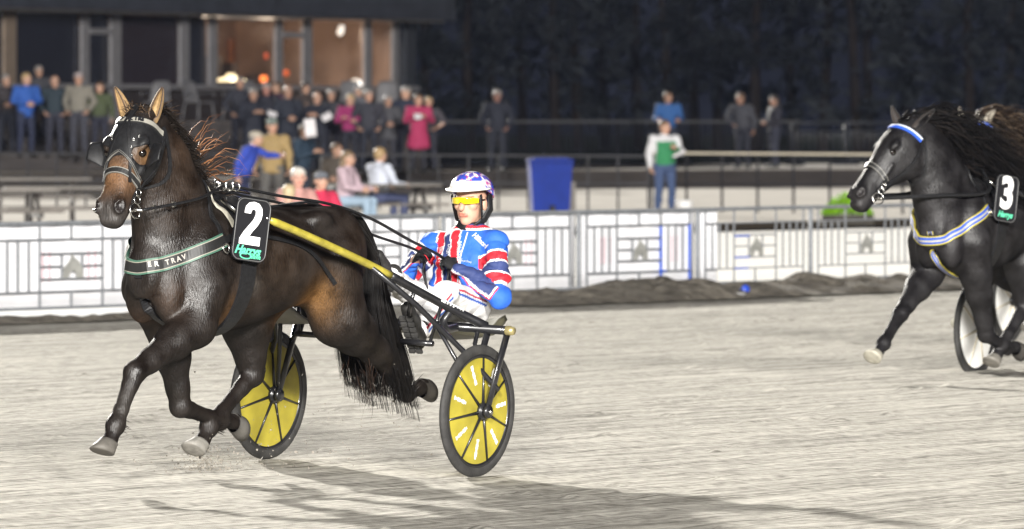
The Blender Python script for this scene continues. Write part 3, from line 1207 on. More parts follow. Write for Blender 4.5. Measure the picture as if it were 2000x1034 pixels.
def build_horse(name, label, root, yaw, po, base, pts, hoofc, manec, res=0.0105, earc=((.34, .22, .10), (.05, .03, .02))):
    """po: joints in the horse's own frame (x ahead, y left, z up); pts: list of coat patches (centre, radius, colour)"""
    T = thing(name, label, 'horse', root, yaw, 'trotters racing on the track')
    fd = Field((-2.1, -0.62, 0.05), (1.75, 0.62, 2.15), res)
    X, Y, Z = (1, 0, 0), (0, 1, 0), (0, 0, 1)
    fd.loft((0, 0, 0), X, Y, Z, [(-1.20, 0, .12, 1.19, .13), (-1.12, 0, .20, 1.18, .21), (-.95, 0, .265, 1.18, .265), (-.70, 0, .285, 1.165, .262),
                                 (-.45, 0, .31, 1.135, .28), (-.20, 0, .30, 1.115, .325), (0.05, 0, .275, 1.115, .345), (.20, 0, .26, 1.11, .33),
                                 (.36, 0, .215, 1.09, .25), (.47, 0, .150, 1.09, .20), (.54, 0, .08, 1.10, .12)], pw=2.15)
    fd.ell((-.14, 0, 1.36), (.24, .075, .125), .06)                                   # withers
    nk = po['neck']
    fd.chain(nk, .05, Y, .60)
    for s in (-1, 1):
        fd.ell((.25, s * .185, 1.10), (.15, .085, .26), .05)                           # shoulder
        fd.ell((.435, s * .088, 1.00), (.10, .088, .16), .035)                            # breast
        fd.ell((-.95, s * .16, 1.17), (.23, .125, .25), .06)                           # quarter
        fd.ell((-.70, s * .21, 1.36), (.10, .07, .05), .06)                            # hip point
    fd.ell((.37, 0, 1.20), (.18, .145, .20), .07)                                       # base of the neck
    fd.ell((.515, 0, .95), (.04, .018, .13), .03, sub=True)                             # groove between the breast muscles

    def dirn(a, b):
        v = np.array(b, float) - np.array(a, float)
        return v / np.linalg.norm(v)
    mids = lambda a, b, t: tuple(np.array(a) * (1 - t) + np.array(b) * t)
    for key in ('LF', 'RF'):
        e, kn, f, h = [po[key][i] for i in range(4)]
        s = 1 if key[0] == 'L' else -1
        fd.chain([((.28, s * .17, 1.02), .135), (e, .112), (mids(e, kn, .35), .090), (mids(e, kn, .75), .058), (kn, .055)], .035)
        fd.chain([(kn, .058), (mids(kn, f, .22), .043), (mids(kn, f, .7), .037), (f, .045)], .018)
        fd.ell(f, (.051, .048, .053), .02)
        fd.chain([(f, .040), (mids(f, h, .5), .035), (mids(f, h, .7), .045)], .02)
    for key in ('LH', 'RH'):
        st, hk, f, h = [po[key][i] for i in range(4)]
        s = 1 if key[0] == 'L' else -1
        fd.chain([((-.86, s * .14, 1.14), .20), (st, .145), (mids(st, hk, .3), .115), (mids(st, hk, .7), .074), (hk, .062)], .05, None)
        back = dirn(f, hk)
        d2 = dirn(hk, st)
        hp = np.array(hk) + back * .055 + (back - d2) * .02
        fd.cone(hk, hp, .05, .03, .03)
        fd.cone(mids(st, hk, .45), hp, .035, .02, .03)
        fd.chain([(hk, .057), (mids(hk, f, .25), .042), (mids(hk, f, .7), .037), (f, .043)], .02)
        fd.ell(f, (.05, .048, .052), .02)
        fd.chain([(f, .043), (mids(f, h, .5), .037), (mids(f, h, .7), .047)], .02)
    # head
    pl, e1 = np.array(po['poll'], float), np.array(po['face'], float)
    e1 /= np.linalg.norm(e1)
    ps = po['hyaw']
    ev = np.array((-math.sin(ps), math.cos(ps), 0))
    ev -= e1 * (ev @ e1)
    ev /= np.linalg.norm(ev)
    ew = np.cross(ev, -e1)
    if ew[2] < 0 and e1[2] < -.3:
        ew = -ew
    hw, hd = po.get('hw', 1.22), 1.10
    hs_ = po.get('hs', 1.0)
    hw, hd = hw * hs_, hd * hs_
    hp = lambda u, v, w: pl + e1 * u * hs_ + ev * v * hw + ew * w * hd
    fd.loft(pl, e1, ev, ew, [(q[0] * hs_, q[1], q[2] * hw, q[3] * hd, q[4] * hd) for q in [(-.03, 0, .052, -.03, .06), (.05, 0, .078, -.035, .10), (.12, 0, .094, -.045, .13), (.20, 0, .098, -.055, .142),
                             (.28, 0, .084, -.05, .125), (.36, 0, .068, -.03, .095), (.45, 0, .060, -.018, .080), (.53, 0, .064, -.012, .074),
                             (.59, 0, .060, -.016, .058), (.62, 0, .045, -.024, .036)]], .02, 2.5)
    for s in (-1, 1):
        fd.ell(hp(.20, s * .062, -.115), (.115, .032, .095), .025, R=(e1, ev, ew))   # jowl
        fd.ell(hp(.205, s * .083, .045), (.045, .025, .022), .02, R=(e1, ev, ew))    # brow
        fd.ell(hp(.245, s * .098, .030), (.030, .016, .020), .012, R=(e1, ev, ew), sub=True)
        fd.cone(hp(.31, s * .078, -.01), hp(.45, s * .055, -.03), .014, .010, .02)   # cheek ridge
        fd.ell(hp(.565, s * .050, .035), (.044, .026, .032), .016, R=(e1, ev, ew))   # nostril
        fd.ell(hp(.572, s * .060, .047), (.032, .023, .022), .008, R=(e1, ev, ew), sub=True)
    fd.ell(hp(.595, 0, -.062), (.036, .042, .026), .02, R=(e1, ev, ew))              # lower lip
    fd.cone(hp(.52, -.06, -.045), hp(.60, -.05, -.048), .007, .005, .008, sub=True)
    fd.cone(hp(.52, .06, -.045), hp(.60, .05, -.048), .007, .005, .008, sub=True)
    fd.cone(hp(.05, 0, -.07), nk[-1][0], .095, nk[-1][1] * .8, .06, ev, .75)
    V, Q = fd.mesh()
    # coat colours
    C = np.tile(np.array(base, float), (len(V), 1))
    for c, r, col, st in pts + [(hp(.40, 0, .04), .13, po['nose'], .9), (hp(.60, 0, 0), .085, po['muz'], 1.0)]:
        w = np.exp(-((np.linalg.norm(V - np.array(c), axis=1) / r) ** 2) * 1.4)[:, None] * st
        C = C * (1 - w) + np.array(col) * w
    for s in (-1, 1):          # dark inside of the nostrils
        w = np.exp(-(np.linalg.norm(V - hp(.573, s * .060, .044), axis=1) / .037) ** 4)[:, None]
        C = C * (1 - w) + np.array((.012, .009, .009)) * w
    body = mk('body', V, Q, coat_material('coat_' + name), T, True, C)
    bv = bvh_of(V, Q)
    U = (V - pl) @ np.stack([e1 / hs_, ev / hw, ew / hd], 1)
    # eyes, ears, hooves
    for s in (-1, 1):
        mb = MB()
        c = hp(.245, s * .080, .029)
        mb.lathe([(.0225 * math.sin(a), -.0225 * math.cos(a)) for a in np.linspace(0, math.pi, 10)], c, 16)
        mb.build('eye', EYEM, T, True)
        b0 = np.array(hp(.015, s * .060, -.01))
        tip = np.array(po['ears'][0 if s < 0 else 1])
        ax = tip - b0
        ln = np.linalg.norm(ax)
        ax /= ln
        fw = np.array(po.get('earfwd', ew), float) + ev * s * .25
        fw -= ax * (fw @ ax)
        fw /= np.linalg.norm(fw)
        sdv = np.cross(ax, fw)
        vs, cs, fs = [], [], []
        for i, t in enumerate(np.linspace(-.12, 1, 13)):
            r = .046 * (max(t + .35, .02) ** .45) * (1 - max(t, 0) ** 1.25) ** .9 + .0015
            opn = .95 if t > .1 else .95 + (.1 - t) * 6
            cc = b0 + ax * ln * t - fw * .012 * math.sin(max(t, 0) * 3.1)
            for j in range(13):
                a = math.pi - (math.pi - .75) * (j / 6 - 1) if opn < 1 else math.pi - (math.pi - .3) * (j / 6 - 1)
                vs.append(cc + fw * math.cos(a) * r * 1.0 + sdv * math.sin(a) * r * .86)
                e_ = abs(j / 6 - 1)
                k = max((e_ - .72) / .28, (t - .82) / .18, 0)
                cs.append(tuple(np.array(earc[0]) * (1 - k) + np.array(earc[1]) * k))
        for i in range(12):
            for j in range(12):
                fs.append((i * 13 + j, i * 13 + j + 1, (i + 1) * 13 + j + 1, (i + 1) * 13 + j))
        o = mk('ear', vs, fs, EARM, T, True, np.array(cs))
        o.modifiers.new('thick', 'SOLIDIFY').thickness = .006
    for i, key in enumerate(('LF', 'RF', 'LH', 'RH')):
        f, h = np.array(po[key][2]), np.array(po[key][3])
        tw = np.array(po[key][4], float)                    # the way the toe points
        ax = dirn(f, h)
        c0 = f + (h - f) * .62
        tw = tw - ax * (tw @ ax)
        tw /= np.linalg.norm(tw)
        sd_ = np.cross(ax, tw)
        vs, cs, fs = [], [], []
        S = 20
        ls = [0, .02, .05, .085, .088]
        for j, l in enumerate(ls):
            r = [.050, .053, .060, .068, .055][j]
            for q in range(S):
                a = 2 * math.pi * q / S
                e_ = 1.10 if math.cos(a) > 0 else .92
                vs.append(c0 + ax * (l - .012 * (1 - math.cos(a)) * (1 if j else 0)) + tw * (math.cos(a) * r * e_ + l * .32) + sd_ * math.sin(a) * r * .92)
                cs.append(np.array(hoofc[i]) * (.55 if j == 0 else 1))
        for j in range(len(ls) - 1):
            for q in range(S):
                fs.append((j * S + q, j * S + (q + 1) % S, (j + 1) * S + (q + 1) % S, (j + 1) * S + q))
        fs.append(tuple(range((len(ls) - 1) * S, len(ls) * S)))
        mk('hoof', vs, fs, HOOFM, T, True, np.array(cs))
    # feather on the fetlocks
    rng = random.Random(4)
    st = []
    for key in ('LF', 'RF', 'LH', 'RH'):
        f, h = np.array(po[key][2]), np.array(po[key][3])
        tw = np.array(po[key][4], float)
        for q in range(46 if key[1] == 'H' else 22):
            d = -tw * (.6 + rng.random() * .5) + np.array((-.5, rng.uniform(-.4, .4), rng.uniform(-.3, .2)))
            d /= np.linalg.norm(d)
            p0 = f + np.array((rng.uniform(-.03, .03), rng.uniform(-.035, .035), rng.uniform(-.03, .03)))
            l = rng.uniform(.05, .13 if key[1] == 'H' else .08)
            st.append(([p0, p0 + d * l * .5 + np.array((0, 0, -.004)), p0 + d * l + np.array((-.01, 0, -.02))], .004))
    hair(st, 'fetlock_feather', mat('hair_' + name, manec, 0.45, var=0.35, scale=30), T)
    return T, bv, (V, Q, U), hp, (e1, ev, ew)


HAIR1 = (0.010, 0.007, 0.0055)
A1 = math.radians(33)
H1, L1 = Vector((-math.sin(A1), -math.cos(A1), 0)), Vector((math.cos(A1), -math.sin(A1), 0))
W1 = Vector((-1.5775, 39.065, 0))
YAW1 = math.atan2(H1.y, H1.x)
bay = (.0115, .0082, .0066)
pose1 = dict(
    neck=[((.23, 0, 1.19), .285), ((.315, 0, 1.41), .258), ((.405, 0, 1.62), .210), ((.505, .0, 1.79), .156)],
    poll=(.585, 0, 1.905), face=(.527, .076, -.846), hyaw=.143, nose=(.17, .088, .042), muz=(.050, .045, .042),
    ears=((.60, -.145, 2.050), (.575, .135, 2.045)), earfwd=(.9, .25, .1),
    LF=[(.34, .165, .83), (.835, .15, .605), (.985, .14, .345), (1.07, .14, .21), (1, 0, -.25)],
    RF=[(.10, -.165, .80), (.015, -.15, .40), (-.335, -.15, .315), (-.53, -.15, .30), (-.15, 0, -1)],
    LH=[(-.95, .18, .84), (-1.47, .15, .585), (-1.655, .14, .425), (-1.86, .14, .465), (-.2, 0, -1)],
    RH=[(-.60, -.17, .86), (-.63, -.15, .545), (-.24, -.15, .285), (-.11, -.14, .155), (1, 0, -.2)])
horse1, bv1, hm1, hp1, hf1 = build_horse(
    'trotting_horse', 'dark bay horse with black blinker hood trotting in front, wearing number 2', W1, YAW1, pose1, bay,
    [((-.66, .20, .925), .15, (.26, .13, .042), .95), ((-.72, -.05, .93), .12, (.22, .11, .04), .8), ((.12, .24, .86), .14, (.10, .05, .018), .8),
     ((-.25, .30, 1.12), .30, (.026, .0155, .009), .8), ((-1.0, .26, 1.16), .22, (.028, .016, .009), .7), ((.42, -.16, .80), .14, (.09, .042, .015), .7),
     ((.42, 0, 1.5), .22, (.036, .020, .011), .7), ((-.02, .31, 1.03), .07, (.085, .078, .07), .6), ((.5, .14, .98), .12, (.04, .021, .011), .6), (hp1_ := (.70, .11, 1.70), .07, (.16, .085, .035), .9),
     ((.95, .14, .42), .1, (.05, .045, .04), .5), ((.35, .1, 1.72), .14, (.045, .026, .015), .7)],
    [(.10, .092, .08), (.075, .07, .062), (.05, .045, .04), (.20, .19, .17)], HAIR1)
print('horse1', len(hm1[0]))


def harness(T, bv, hm, hp, hf, hood=True, blue=False, num='2', terret=(-.10, .06, 1.54), rim=None):
    V, Q, U = hm
    e1, ev, ew = hf
    if hood:
        v = np.abs(U[:, 1])
        keep = (U[:, 0] > .045) & (U[:, 0] < .295 + 1.25 * np.maximum(v - .02, 0) - .9 * np.maximum(v - .072, 0)) & (U[:, 2] > -.125)
        keep &= ~((((U[:, 0] - .252) / .048) ** 2 + ((U[:, 2] - .022) / .042) ** 2 < 1) & (v > .04))
        hd_ = shell(V, Q, keep, .006, 'blinker_hood', LEATHER, T)
        for s in (-1, 1):
            # blinker cup: a curved stiff leaf standing out behind the eye
            vs, fs = [], []
            n = 14
            for i in range(n):
                for j in range(n):
                    a, b = i / (n - 1), j / (n - 1) * 2 - 1
                    bb = b * (1 - .35 * max(a - .45, 0) / .55 * abs(b))
                    ang = .42 + .5 * a
                    r = .115 * a
                    vs.append(Vector(hp(.240 + .072 * bb, s * (.082 + r * math.sin(ang) * .95), -.035 + r * math.cos(ang) * .95 + .012 * (1 - b * b))))
            for i in range(n - 1):
                for j in range(n - 1):
                    fs.append((i * n + j, i * n + j + 1, (i + 1) * n + j + 1, (i + 1) * n + j))
            o = mk('blinker_cup', vs, fs, LEATHER, T, True)
            o.modifiers.new('thick', 'SOLIDIFY').thickness = .007
        for s in (-1, 1):
            for u, vv, w in ((.20, .052, .085), (.245, .050, .085), (.285, .056, .07), (.175, .066, .07)):
                l, n_, _, _ = bv.find_nearest(Vector(hp(u, s * vv, w)))
                mb = MB()
                ring(mb, l + n_ * .009, n_, .006, .0022, 10)
                mb.build('eyelet', STEEL, hd_, True)
    hs = lambda *q: [hp(*p) for p in q]
    ec = (.17, .165, .15)
    if blue:
        bw = [(-1, (.03, .10, .55)), (.2, (.03, .10, .55)), (.21, (.6, .6, .62)), (1, (.45, .5, .6))]
    else:
        bw = [(-1, (.03, .03, .03)), (-.8, (.03, .03, .03)), (-.79, (.26, .25, .22)), (.79, (.26, .25, .22)), (.8, (.03, .03, .03)), (1, (.03, .03, .03))]
    bb = strap(bv, hs((.06, -.105, -.07), (.062, -.09, .0), (.075, -.06, .06), (.083, 0, .085), (.075, .06, .06), (.062, .09, .0), (.06, .105, -.07)),
               .036, TRIM, T, 'browband', .009, .004, cols=bw)
    st = lambda q, w, n='bridle_strap', c=None, off=.008: strap(bv, hs(*q), w, TRIM if c else LEATHER, T, n, off, .004, cols=c)
    edge = [(-1, ec), (-.72, ec), (-.70, (.012,) * 3), (.70, (.012,) * 3), (.72, ec), (1, ec)]
    st([(.41, -.075, -.05), (.385, -.06, .02), (.375, -.03, .065), (.372, 0, .075), (.375, .03, .065), (.385, .06, .02), (.41, .075, -.05)], .034, 'noseband', edge, .007)
    for s in (-1, 1):
        st([(.03, s * .10, -.08), (.18, s * .12, -.10), (.33, s * .09, -.09), (.47, s * .075, -.06), (.515, s * .07, -.045)], .020)
        st([(.02, s * .09, -.07), (.10, s * .115, -.13), (.20, s * .09, -.20), (.25, 0, -.235)], .018)
        st([(.41, s * .07, -.03), (.45, s * .07, -.03), (.505, s * .068, -.035)], .016)
        if hood:
            st([(.085, s * .008, .09), (.15, s * .02, .095), (.22, s * .038, .085), (.30, s * .05, .065), (.37, s * .055, .045), (.42, s * .062, .03)], .014, 'overcheck_strap', None, .011)
            st([(.27, 0, .09), (.285, s * .022, .085), (.31, s * .045, .06), (.345, s * .065, .03), (.38, s * .078, -.02)], .010, 'overcheck_strap', edge, .012)
    if hood:
        st([(-.03, 0, .02), (.03, 0, .075), (.085, 0, .09)], .03, 'overcheck_strap', None, .010)
    # bit: rings at the corner of the mouth
    mb = MB()
    for s in (-1, 1):
        c = Vector(hp(.530, s * .080, -.055))
        ring(mb, c, Vector(ev) + Vector(ew) * .3 * s, .040, .005)
        ring(mb, c + Vector(e1) * -.055 + Vector(ew) * .012, Vector(ev) + Vector(ew) * .4 * s, .020, .0035)
        ring(mb, c + Vector(e1) * -.095 + Vector(ew) * .018, Vector(ev) + Vector(ew) * .4 * s, .017, .0035)
        mb.tube([hp(.525, s * .045, -.05), hp(.530, s * .115, -.055)], .009, 8)
    mb.tube([hp(.530, -.08, -.055), hp(.530, .08, -.055)], .007, 8)
    mb.build('bit', STEEL, T, True)
    # saddle, girth, breast collar
    g = [(-.06, 0, 1.52), (-.04, .16, 1.44), (.0, .29, 1.28), (.03, .31, 1.08), (.05, .25, .88), (.045, .10, .76), (.04, 0, .75)]
    sp = strap(bv, [(x, y, z) for x, y, z in g[::-1]][:-1] + [(x, -y, z) for x, y, z in g], .105, LEATHER, T, 'girth', .006, .008, step=.03)
    strap(bv, [(-.09, -.20, 1.42), (-.10, 0, 1.52), (-.09, .20, 1.42), (-.06, .28, 1.25)], .13, LEATHER, T, 'saddle', .014, .012, step=.03)
    if blue:
        cc = [(-1, (.45, .38, .05)), (-.80, (.45, .38, .05)), (-.78, (.025, .08, .42)), (-.2, (.025, .08, .42)), (-.18, (.34, .33, .30)), (.25, (.34, .33, .30)), (.27, (.025, .08, .42)), (.70, (.025, .08, .42)), (.72, (.45, .38, .05)), (1, (.45, .38, .05))]
    else:
        gr = (.05, .12, .085)
        cc = [(-1, gr), (-.78, gr), (-.76, (.24, .23, .19)), (-.66, (.24, .23, .19)), (-.64, (.012,) * 3), (.64, (.012,) * 3), (.66, (.24, .23, .19)), (.76, (.24, .23, .19)), (.78, gr), (1, gr)]
    pc = [(.21, .29, 1.275), (.38, .22, 1.21), (.50, .11, 1.155), (.57, 0, 1.13)]
    if blue:
        pc = [(.21, .29, 1.26), (.36, .22, 1.17), (.48, .12, 1.08), (.57, 0, 1.03)]
    co = strap(bv, pc[:-1] + [(x, -y, z) for x, y, z in pc[::-1]], .062 if blue else .075, TRIM, T, 'breast_collar', .010, .007, cols=cc)
    for s in (-1, 1):
        strap(bv, [(.23, s * .29, 1.27), (.12, s * .30, 1.30), (.0, s * .29, 1.34)], .038, LEATHER, T, 'collar_trace', .010, .006)
        strap(bv, [(.22, s * .29, 1.24), (.20, s * .24, 1.38), (.12, s * .16, 1.52), (.06, s * .05, 1.60)], .030, LEATHER, T, 'neck_strap', .008, .005)
        strap(bv, [(-.10, s * .29, 1.30), (-.40, s * .31, 1.24), (-.62, s * .31, 1.13), (-.75, s * .30, 1.02)], .022, LEATHER, T, 'side_strap', .008, .004)
    if not blue:
        strap(bv, [(.02, 0, 1.60), (.05, .10, 1.56), (.07, .20, 1.47), (.08, .28, 1.36)], .026, TRIM, T, 'pale_strap', .012, .005, cols=[(-1, (.36, .34, .28)), (1, (.36, .34, .28))])
    strap(bv, [(-.10, .0, 1.52), (-.5, 0, 1.45), (-.85, 0, 1.47), (-1.12, 0, 1.42)], .030, LEATHER, T, 'crupper', .008, .006)
    strap(bv, [(.56, 0, 1.10), (.52, .0, .92), (.36, 0, .80), (.1, 0, .75)], .04, LEATHER if not blue else TRIM, T, 'martingale', .006, .005, cols=cc if blue else None)
    mb = MB()
    for s in (-1, 1):
        for x in (-.16, -.10, -.04):
            mb = MB()
            ring(mb, (x, s * .075, 1.535), (1, .2 * s, 0), .022, .0045)
            mb.build('harness_ring', STEEL, sp, True)
        mb = MB()
        mb.tube([(-.04, s * .075, 1.53), (-.3, s * .06, 1.50)], .008, 6)
        mb.build('snap_hook', STEEL, sp, True)
        mb = MB()
        mb.tube([(.10, s * .17, 1.475), (.08, s * .27, 1.40)], .012, 8)
        mb.build('snap_hook', STEEL, sp, True)
        mb = MB()
        l, n_, _, _ = bv.find_nearest(Vector((.22, s * .30, 1.23)))
        ring(mb, l + n_ * .02, n_, .026, .005)
        mb.build('collar_ring', STEEL, co, True)
    mb = MB()
    mb.tube([(-.10, 0, 1.54), (-.10, 0, 1.575)], .014, 8)
    mb.build('check_hook', STEEL, sp, True)
    # number board hung on the saddle
    a = math.radians(22)
    nrm = Vector((math.sin(a), math.cos(a), 0))
    ex = Vector((-math.cos(a), math.sin(a), 0))
    R = Matrix.Rotation(math.radians(-8), 3, nrm)
    ex = R @ ex
    ey = nrm.cross(ex)
    if ey.z < 0:
        ey = -ey
    c = Vector((.085, .345, 1.318))
    hw_, hh, rr = .104, .162, .042
    poly = []
    for cx, cy, a0 in ((hw_ - rr, hh - rr, 0), (-hw_ + rr, hh - rr, 90), (-hw_ + rr, -hh + rr, 180), (hw_ - rr, -hh + rr, 270)):
        for q in range(7):
            w = math.radians(a0 + q * 15)
            poly.append((cx + rr * math.cos(w), cy + rr * math.sin(w)))
    mb = MB()
    mb.prism(poly, c - nrm * .012, ex, ey, .012)
    nb = mb.build('number_board', mat('board_black', (.012, .012, .014), .35, var=.1), T)
    mb = MB()
    lp = [c + nrm * .002 + ex * x * .965 + ey * y * .965 for x, y in poly]
    mb.tube(lp + [lp[0]], .0028, 6, False)
    mb.build('board_rim', mat('board_rim', (.10, .10, .10), .4), nb, True)
    if num == '2':
        cl = [(-.052, .060), (-.048, .082), (-.030, .100), (-.004, .106), (.026, .100), (.046, .080), (.052, .052), (.047, .024), (.030, -.006),
              (.006, -.034), (-.010, -.058), (.054, -.058), (.054, -.100), (-.066, -.100), (-.066, -.074), (-.044, -.038), (-.018, -.006), (.004, .022),
              (.013, .046), (.012, .062), (.002, .070), (-.009, .068), (-.015, .056), (-.016, .048), (-.052, .048)]
        mb = MB()
        mb.prism([(x * 1.05, y * 1.08 + .030) for x, y in cl], c + nrm * .002, ex, ey, .002)
        mb.build('number', WHITE_INK, nb)
        text_mesh('Harrys', .062, ex, ey, c + nrm * .003 - ey * .108 - ex * .012, .002, .0022, .35, .9, nb, GREEN_INK, 'lettering')
        text_mesh('Gävle', .036, ex, ey, c + nrm * .003 - ey * .134 + ex * .040, .002, .0008, .0, .8, nb, GREEN_INK, 'lettering')
        mb = MB()
        mb.tube([c + nrm * .003 + ex * (-.018 + .034 * math.cos(q)) - ey * (.136 - .014 * math.sin(q)) for q in np.linspace(0, 6.28, 24)], .004, 6, False)
        mb.build('logo_loop', GREEN_INK, nb, True)
    else:
        text_mesh(num, .30, ex, ey, c + nrm * .003 + ey * .03, .003, .012, 0, .85, nb, WHITE_INK, 'number')
        text_mesh('Harrys', .055, ex, ey, c + nrm * .003 - ey * .112, .002, .002, .35, .9, nb, GREEN_INK, 'lettering')

    # lettering on the straps, letter by letter along the surface
    def along(path, txt, size, mm, off, gap, parent, flip=1, bold=.002):
        P = spline(path, .004)
        P = [bv.find_nearest(p)[0] for p in P]
        acc = [0]
        for i in range(1, len(P)):
            acc.append(acc[-1] + (P[i] - P[i - 1]).length)
        s0 = acc[-1] / 2 - gap * (len(txt) - 1) / 2
        for i, ch in enumerate(txt):
            if ch == ' ':
                continue
            k = int(np.searchsorted(acc, s0 + i * gap))
            k = min(max(k, 3), len(P) - 4)
            l, n_, _, _ = bv.find_nearest(P[k])
            t = (P[k + 3] - P[k - 3]).normalized()
            n_ = (n_ - t * n_.dot(t)).normalized()
            text_mesh(ch, size, t, n_.cross(t), l + n_ * off, .001, bold, 0, 1, parent, mm)
    if not blue:
        along(hs((.075, -.06, .06), (.083, 0, .085), (.075, .06, .06)), 'O VIKING', .036, BLACK_INK, .0165, .023, bb, bold=.0018)
        along([(.568, .0, 1.132), (.50, .11, 1.155), (.40, .205, 1.20)], 'ER TRAV', .036, SILVER_INK, .0195, .031, co, bold=.0012)


harness(horse1, bv1, hm1, hp1, hf1)

# mane, forelock and tail of the first horse
rng = random.Random(11)
HM1 = mat('hair_trotting_horse', HAIR1, 0.45)
HMC = mat('mane_strands', None, 0.5, attr=True, var=0.3, scale=25, spec=.15)
st, cs = [], []
crest = spline([(-.06, 0, 1.57), (.06, 0, 1.66), (.15, 0, 1.74), (.26, 0, 1.83), (.40, 0, 1.92), (.53, 0, 1.955)], .01)
for i in range(900):
    p = crest[int(rng.random() * (len(crest) - 1))]
    p = bv1.find_nearest(Vector(p))[0] + Vector((0, rng.uniform(-.02, .03), -.01))
    t = rng.random()
    if t < .72:          # short hair lying down on the left of the neck
        l = rng.uniform(.05, .11)
        d = Vector((-.35 + rng.uniform(-.3, .3), .30, .30 + rng.uniform(-.1, .2)))
        g = -.9
    else:                # lifted by the wind
        l = rng.uniform(.06, .12)
        d = Vector((-1.0, rng.uniform(-.3, .5), rng.uniform(.0, .8)))
        g = -.1
    d.normalize()
    pts = [p + d * l * s_ + Vector((0, .25 * s_ * s_ * l, g * s_ * s_ * l)) for s_ in (0, .25, .5, .75, 1)]
    st.append((pts, .0035))
    cs.append((.012, .009, .007) if t < .85 else (.05, .03, .018))
for i in range(34):      # russet locks blown out from the middle of the crest
    k = rng.random()
    p = Vector(crest[int((.08 + .36 * k) * len(crest))]) + Vector((0, rng.uniform(-.02, .02), -.015))
    lk = int(k * 6) / 6 + rng.uniform(-.03, .03)
    l = rng.uniform(.16, .36) * (1 if rng.random() < .6 else .6)
    d = Vector((-1, .25, .05 + .95 * lk)).normalized()
    up = Vector((0, 0, 1))
    w = rng.uniform(-.12, .25)
    pts = [p + d * l * s_ + up * l * w * math.sin(s_ * 3.0) + Vector((0, .02 * math.sin(s_ * 7 + i), .015 * math.sin(s_ * 9 + i))) for s_ in (0, .2, .4, .6, .8, 1)]
    st.append((pts, .0032))
    cs.append(rng.choice([(.20, .085, .035), (.14, .06, .028), (.28, .14, .07), (.05, .03, .02)]))
for i in range(70):      # forelock
    p = Vector(hp1(rng.uniform(-.03, .03), rng.uniform(-.05, .05), rng.uniform(-.03, .05)))
    d = Vector((rng.uniform(-.3, .6), rng.uniform(-.8, .8), rng.uniform(.2, 1))).normalized()
    l = rng.uniform(.03, .075)
    st.append(([p, p + d * l * .5, p + d * l + Vector((0, 0, -.3 * l))], .003))
    cs.append((.05, .032, .02))
hair(st, 'mane', HMC, horse1, cols=cs)
st, cs = [], []
for i in range(4200):
    a, b = rng.uniform(-1, 1), rng.uniform(-1, 1)
    p = Vector((-1.20, .035 * a, 1.36 + .03 * b))
    L_ = rng.uniform(.55, 1.02)
    sp_ = rng.uniform(.3, 1)
    path = [p, p + Vector((-.08, .05 * a, -.04 + .03 * b)), p + Vector((-.15 - .03 * a, .08 * a + .02, -.20)),
            p + Vector((-.20 + .06 * b, .13 * a + .03, -.48)), p + Vector((-.29 + .10 * b, .15 * a + .04, -.78)),
            p + Vector((-.37 + .14 * b * sp_, .18 * a + .04, -1.02 - .05 * a))]
    q = spline(path, .07)
    q = q[:max(5, int(len(q) * L_))]
    st.append((q, .0062))
    cs.append((.006, .005, .0045) if rng.random() < .97 else (.02, .012, .008))
for i in range(26):      # curled wisps by the hock
    p = Vector((-1.30 + rng.uniform(-.10, .14), .10 + rng.uniform(-.05, .1), .62 + rng.uniform(-.1, .1)))
    l = rng.uniform(.12, .30)
    pts = [p + Vector((.03 * math.sin(s_ * 4 + i) - .05 * s_, .02 * math.sin(s_ * 5 + 2 * i), -l * s_)) for s_ in np.linspace(0, 1, 7)]
    st.append((pts, .0028))
    cs.append(rng.choice([(.03, .016, .010), (.008, .006, .005), (.014, .009, .007)]))
hair(st, 'tail', HMC, horse1, cols=cs)
# ------------------------------------------------------------ sulky
BLACKP = mat('black_lacquer', (.014, .014, .016), .32, var=.25, scale=12, coat=.3)
YELP = mat('yellow_lacquer', (.34, .285, .04), .35, var=.30, scale=14, coat=.3)
DISCY = mat('yellow_wheel_disc', (.34, .285, .032), .5, var=.34, scale=5, bump=.1, bscale=30)
DISCW = mat('white_wheel_disc', (.82, .82, .80), .42, var=.10, scale=6)
RUBBER = mat('tyre_rubber', (.030, .029, .028), .75, var=.45, scale=14, bump=.3, bscale=80)
OLIVE = mat('olive_seat_shell', (.075, .070, .045), .5, var=.2)
GREYFLAP = mat('grey_mud_flap', (.17, .165, .15), .7, var=.2)


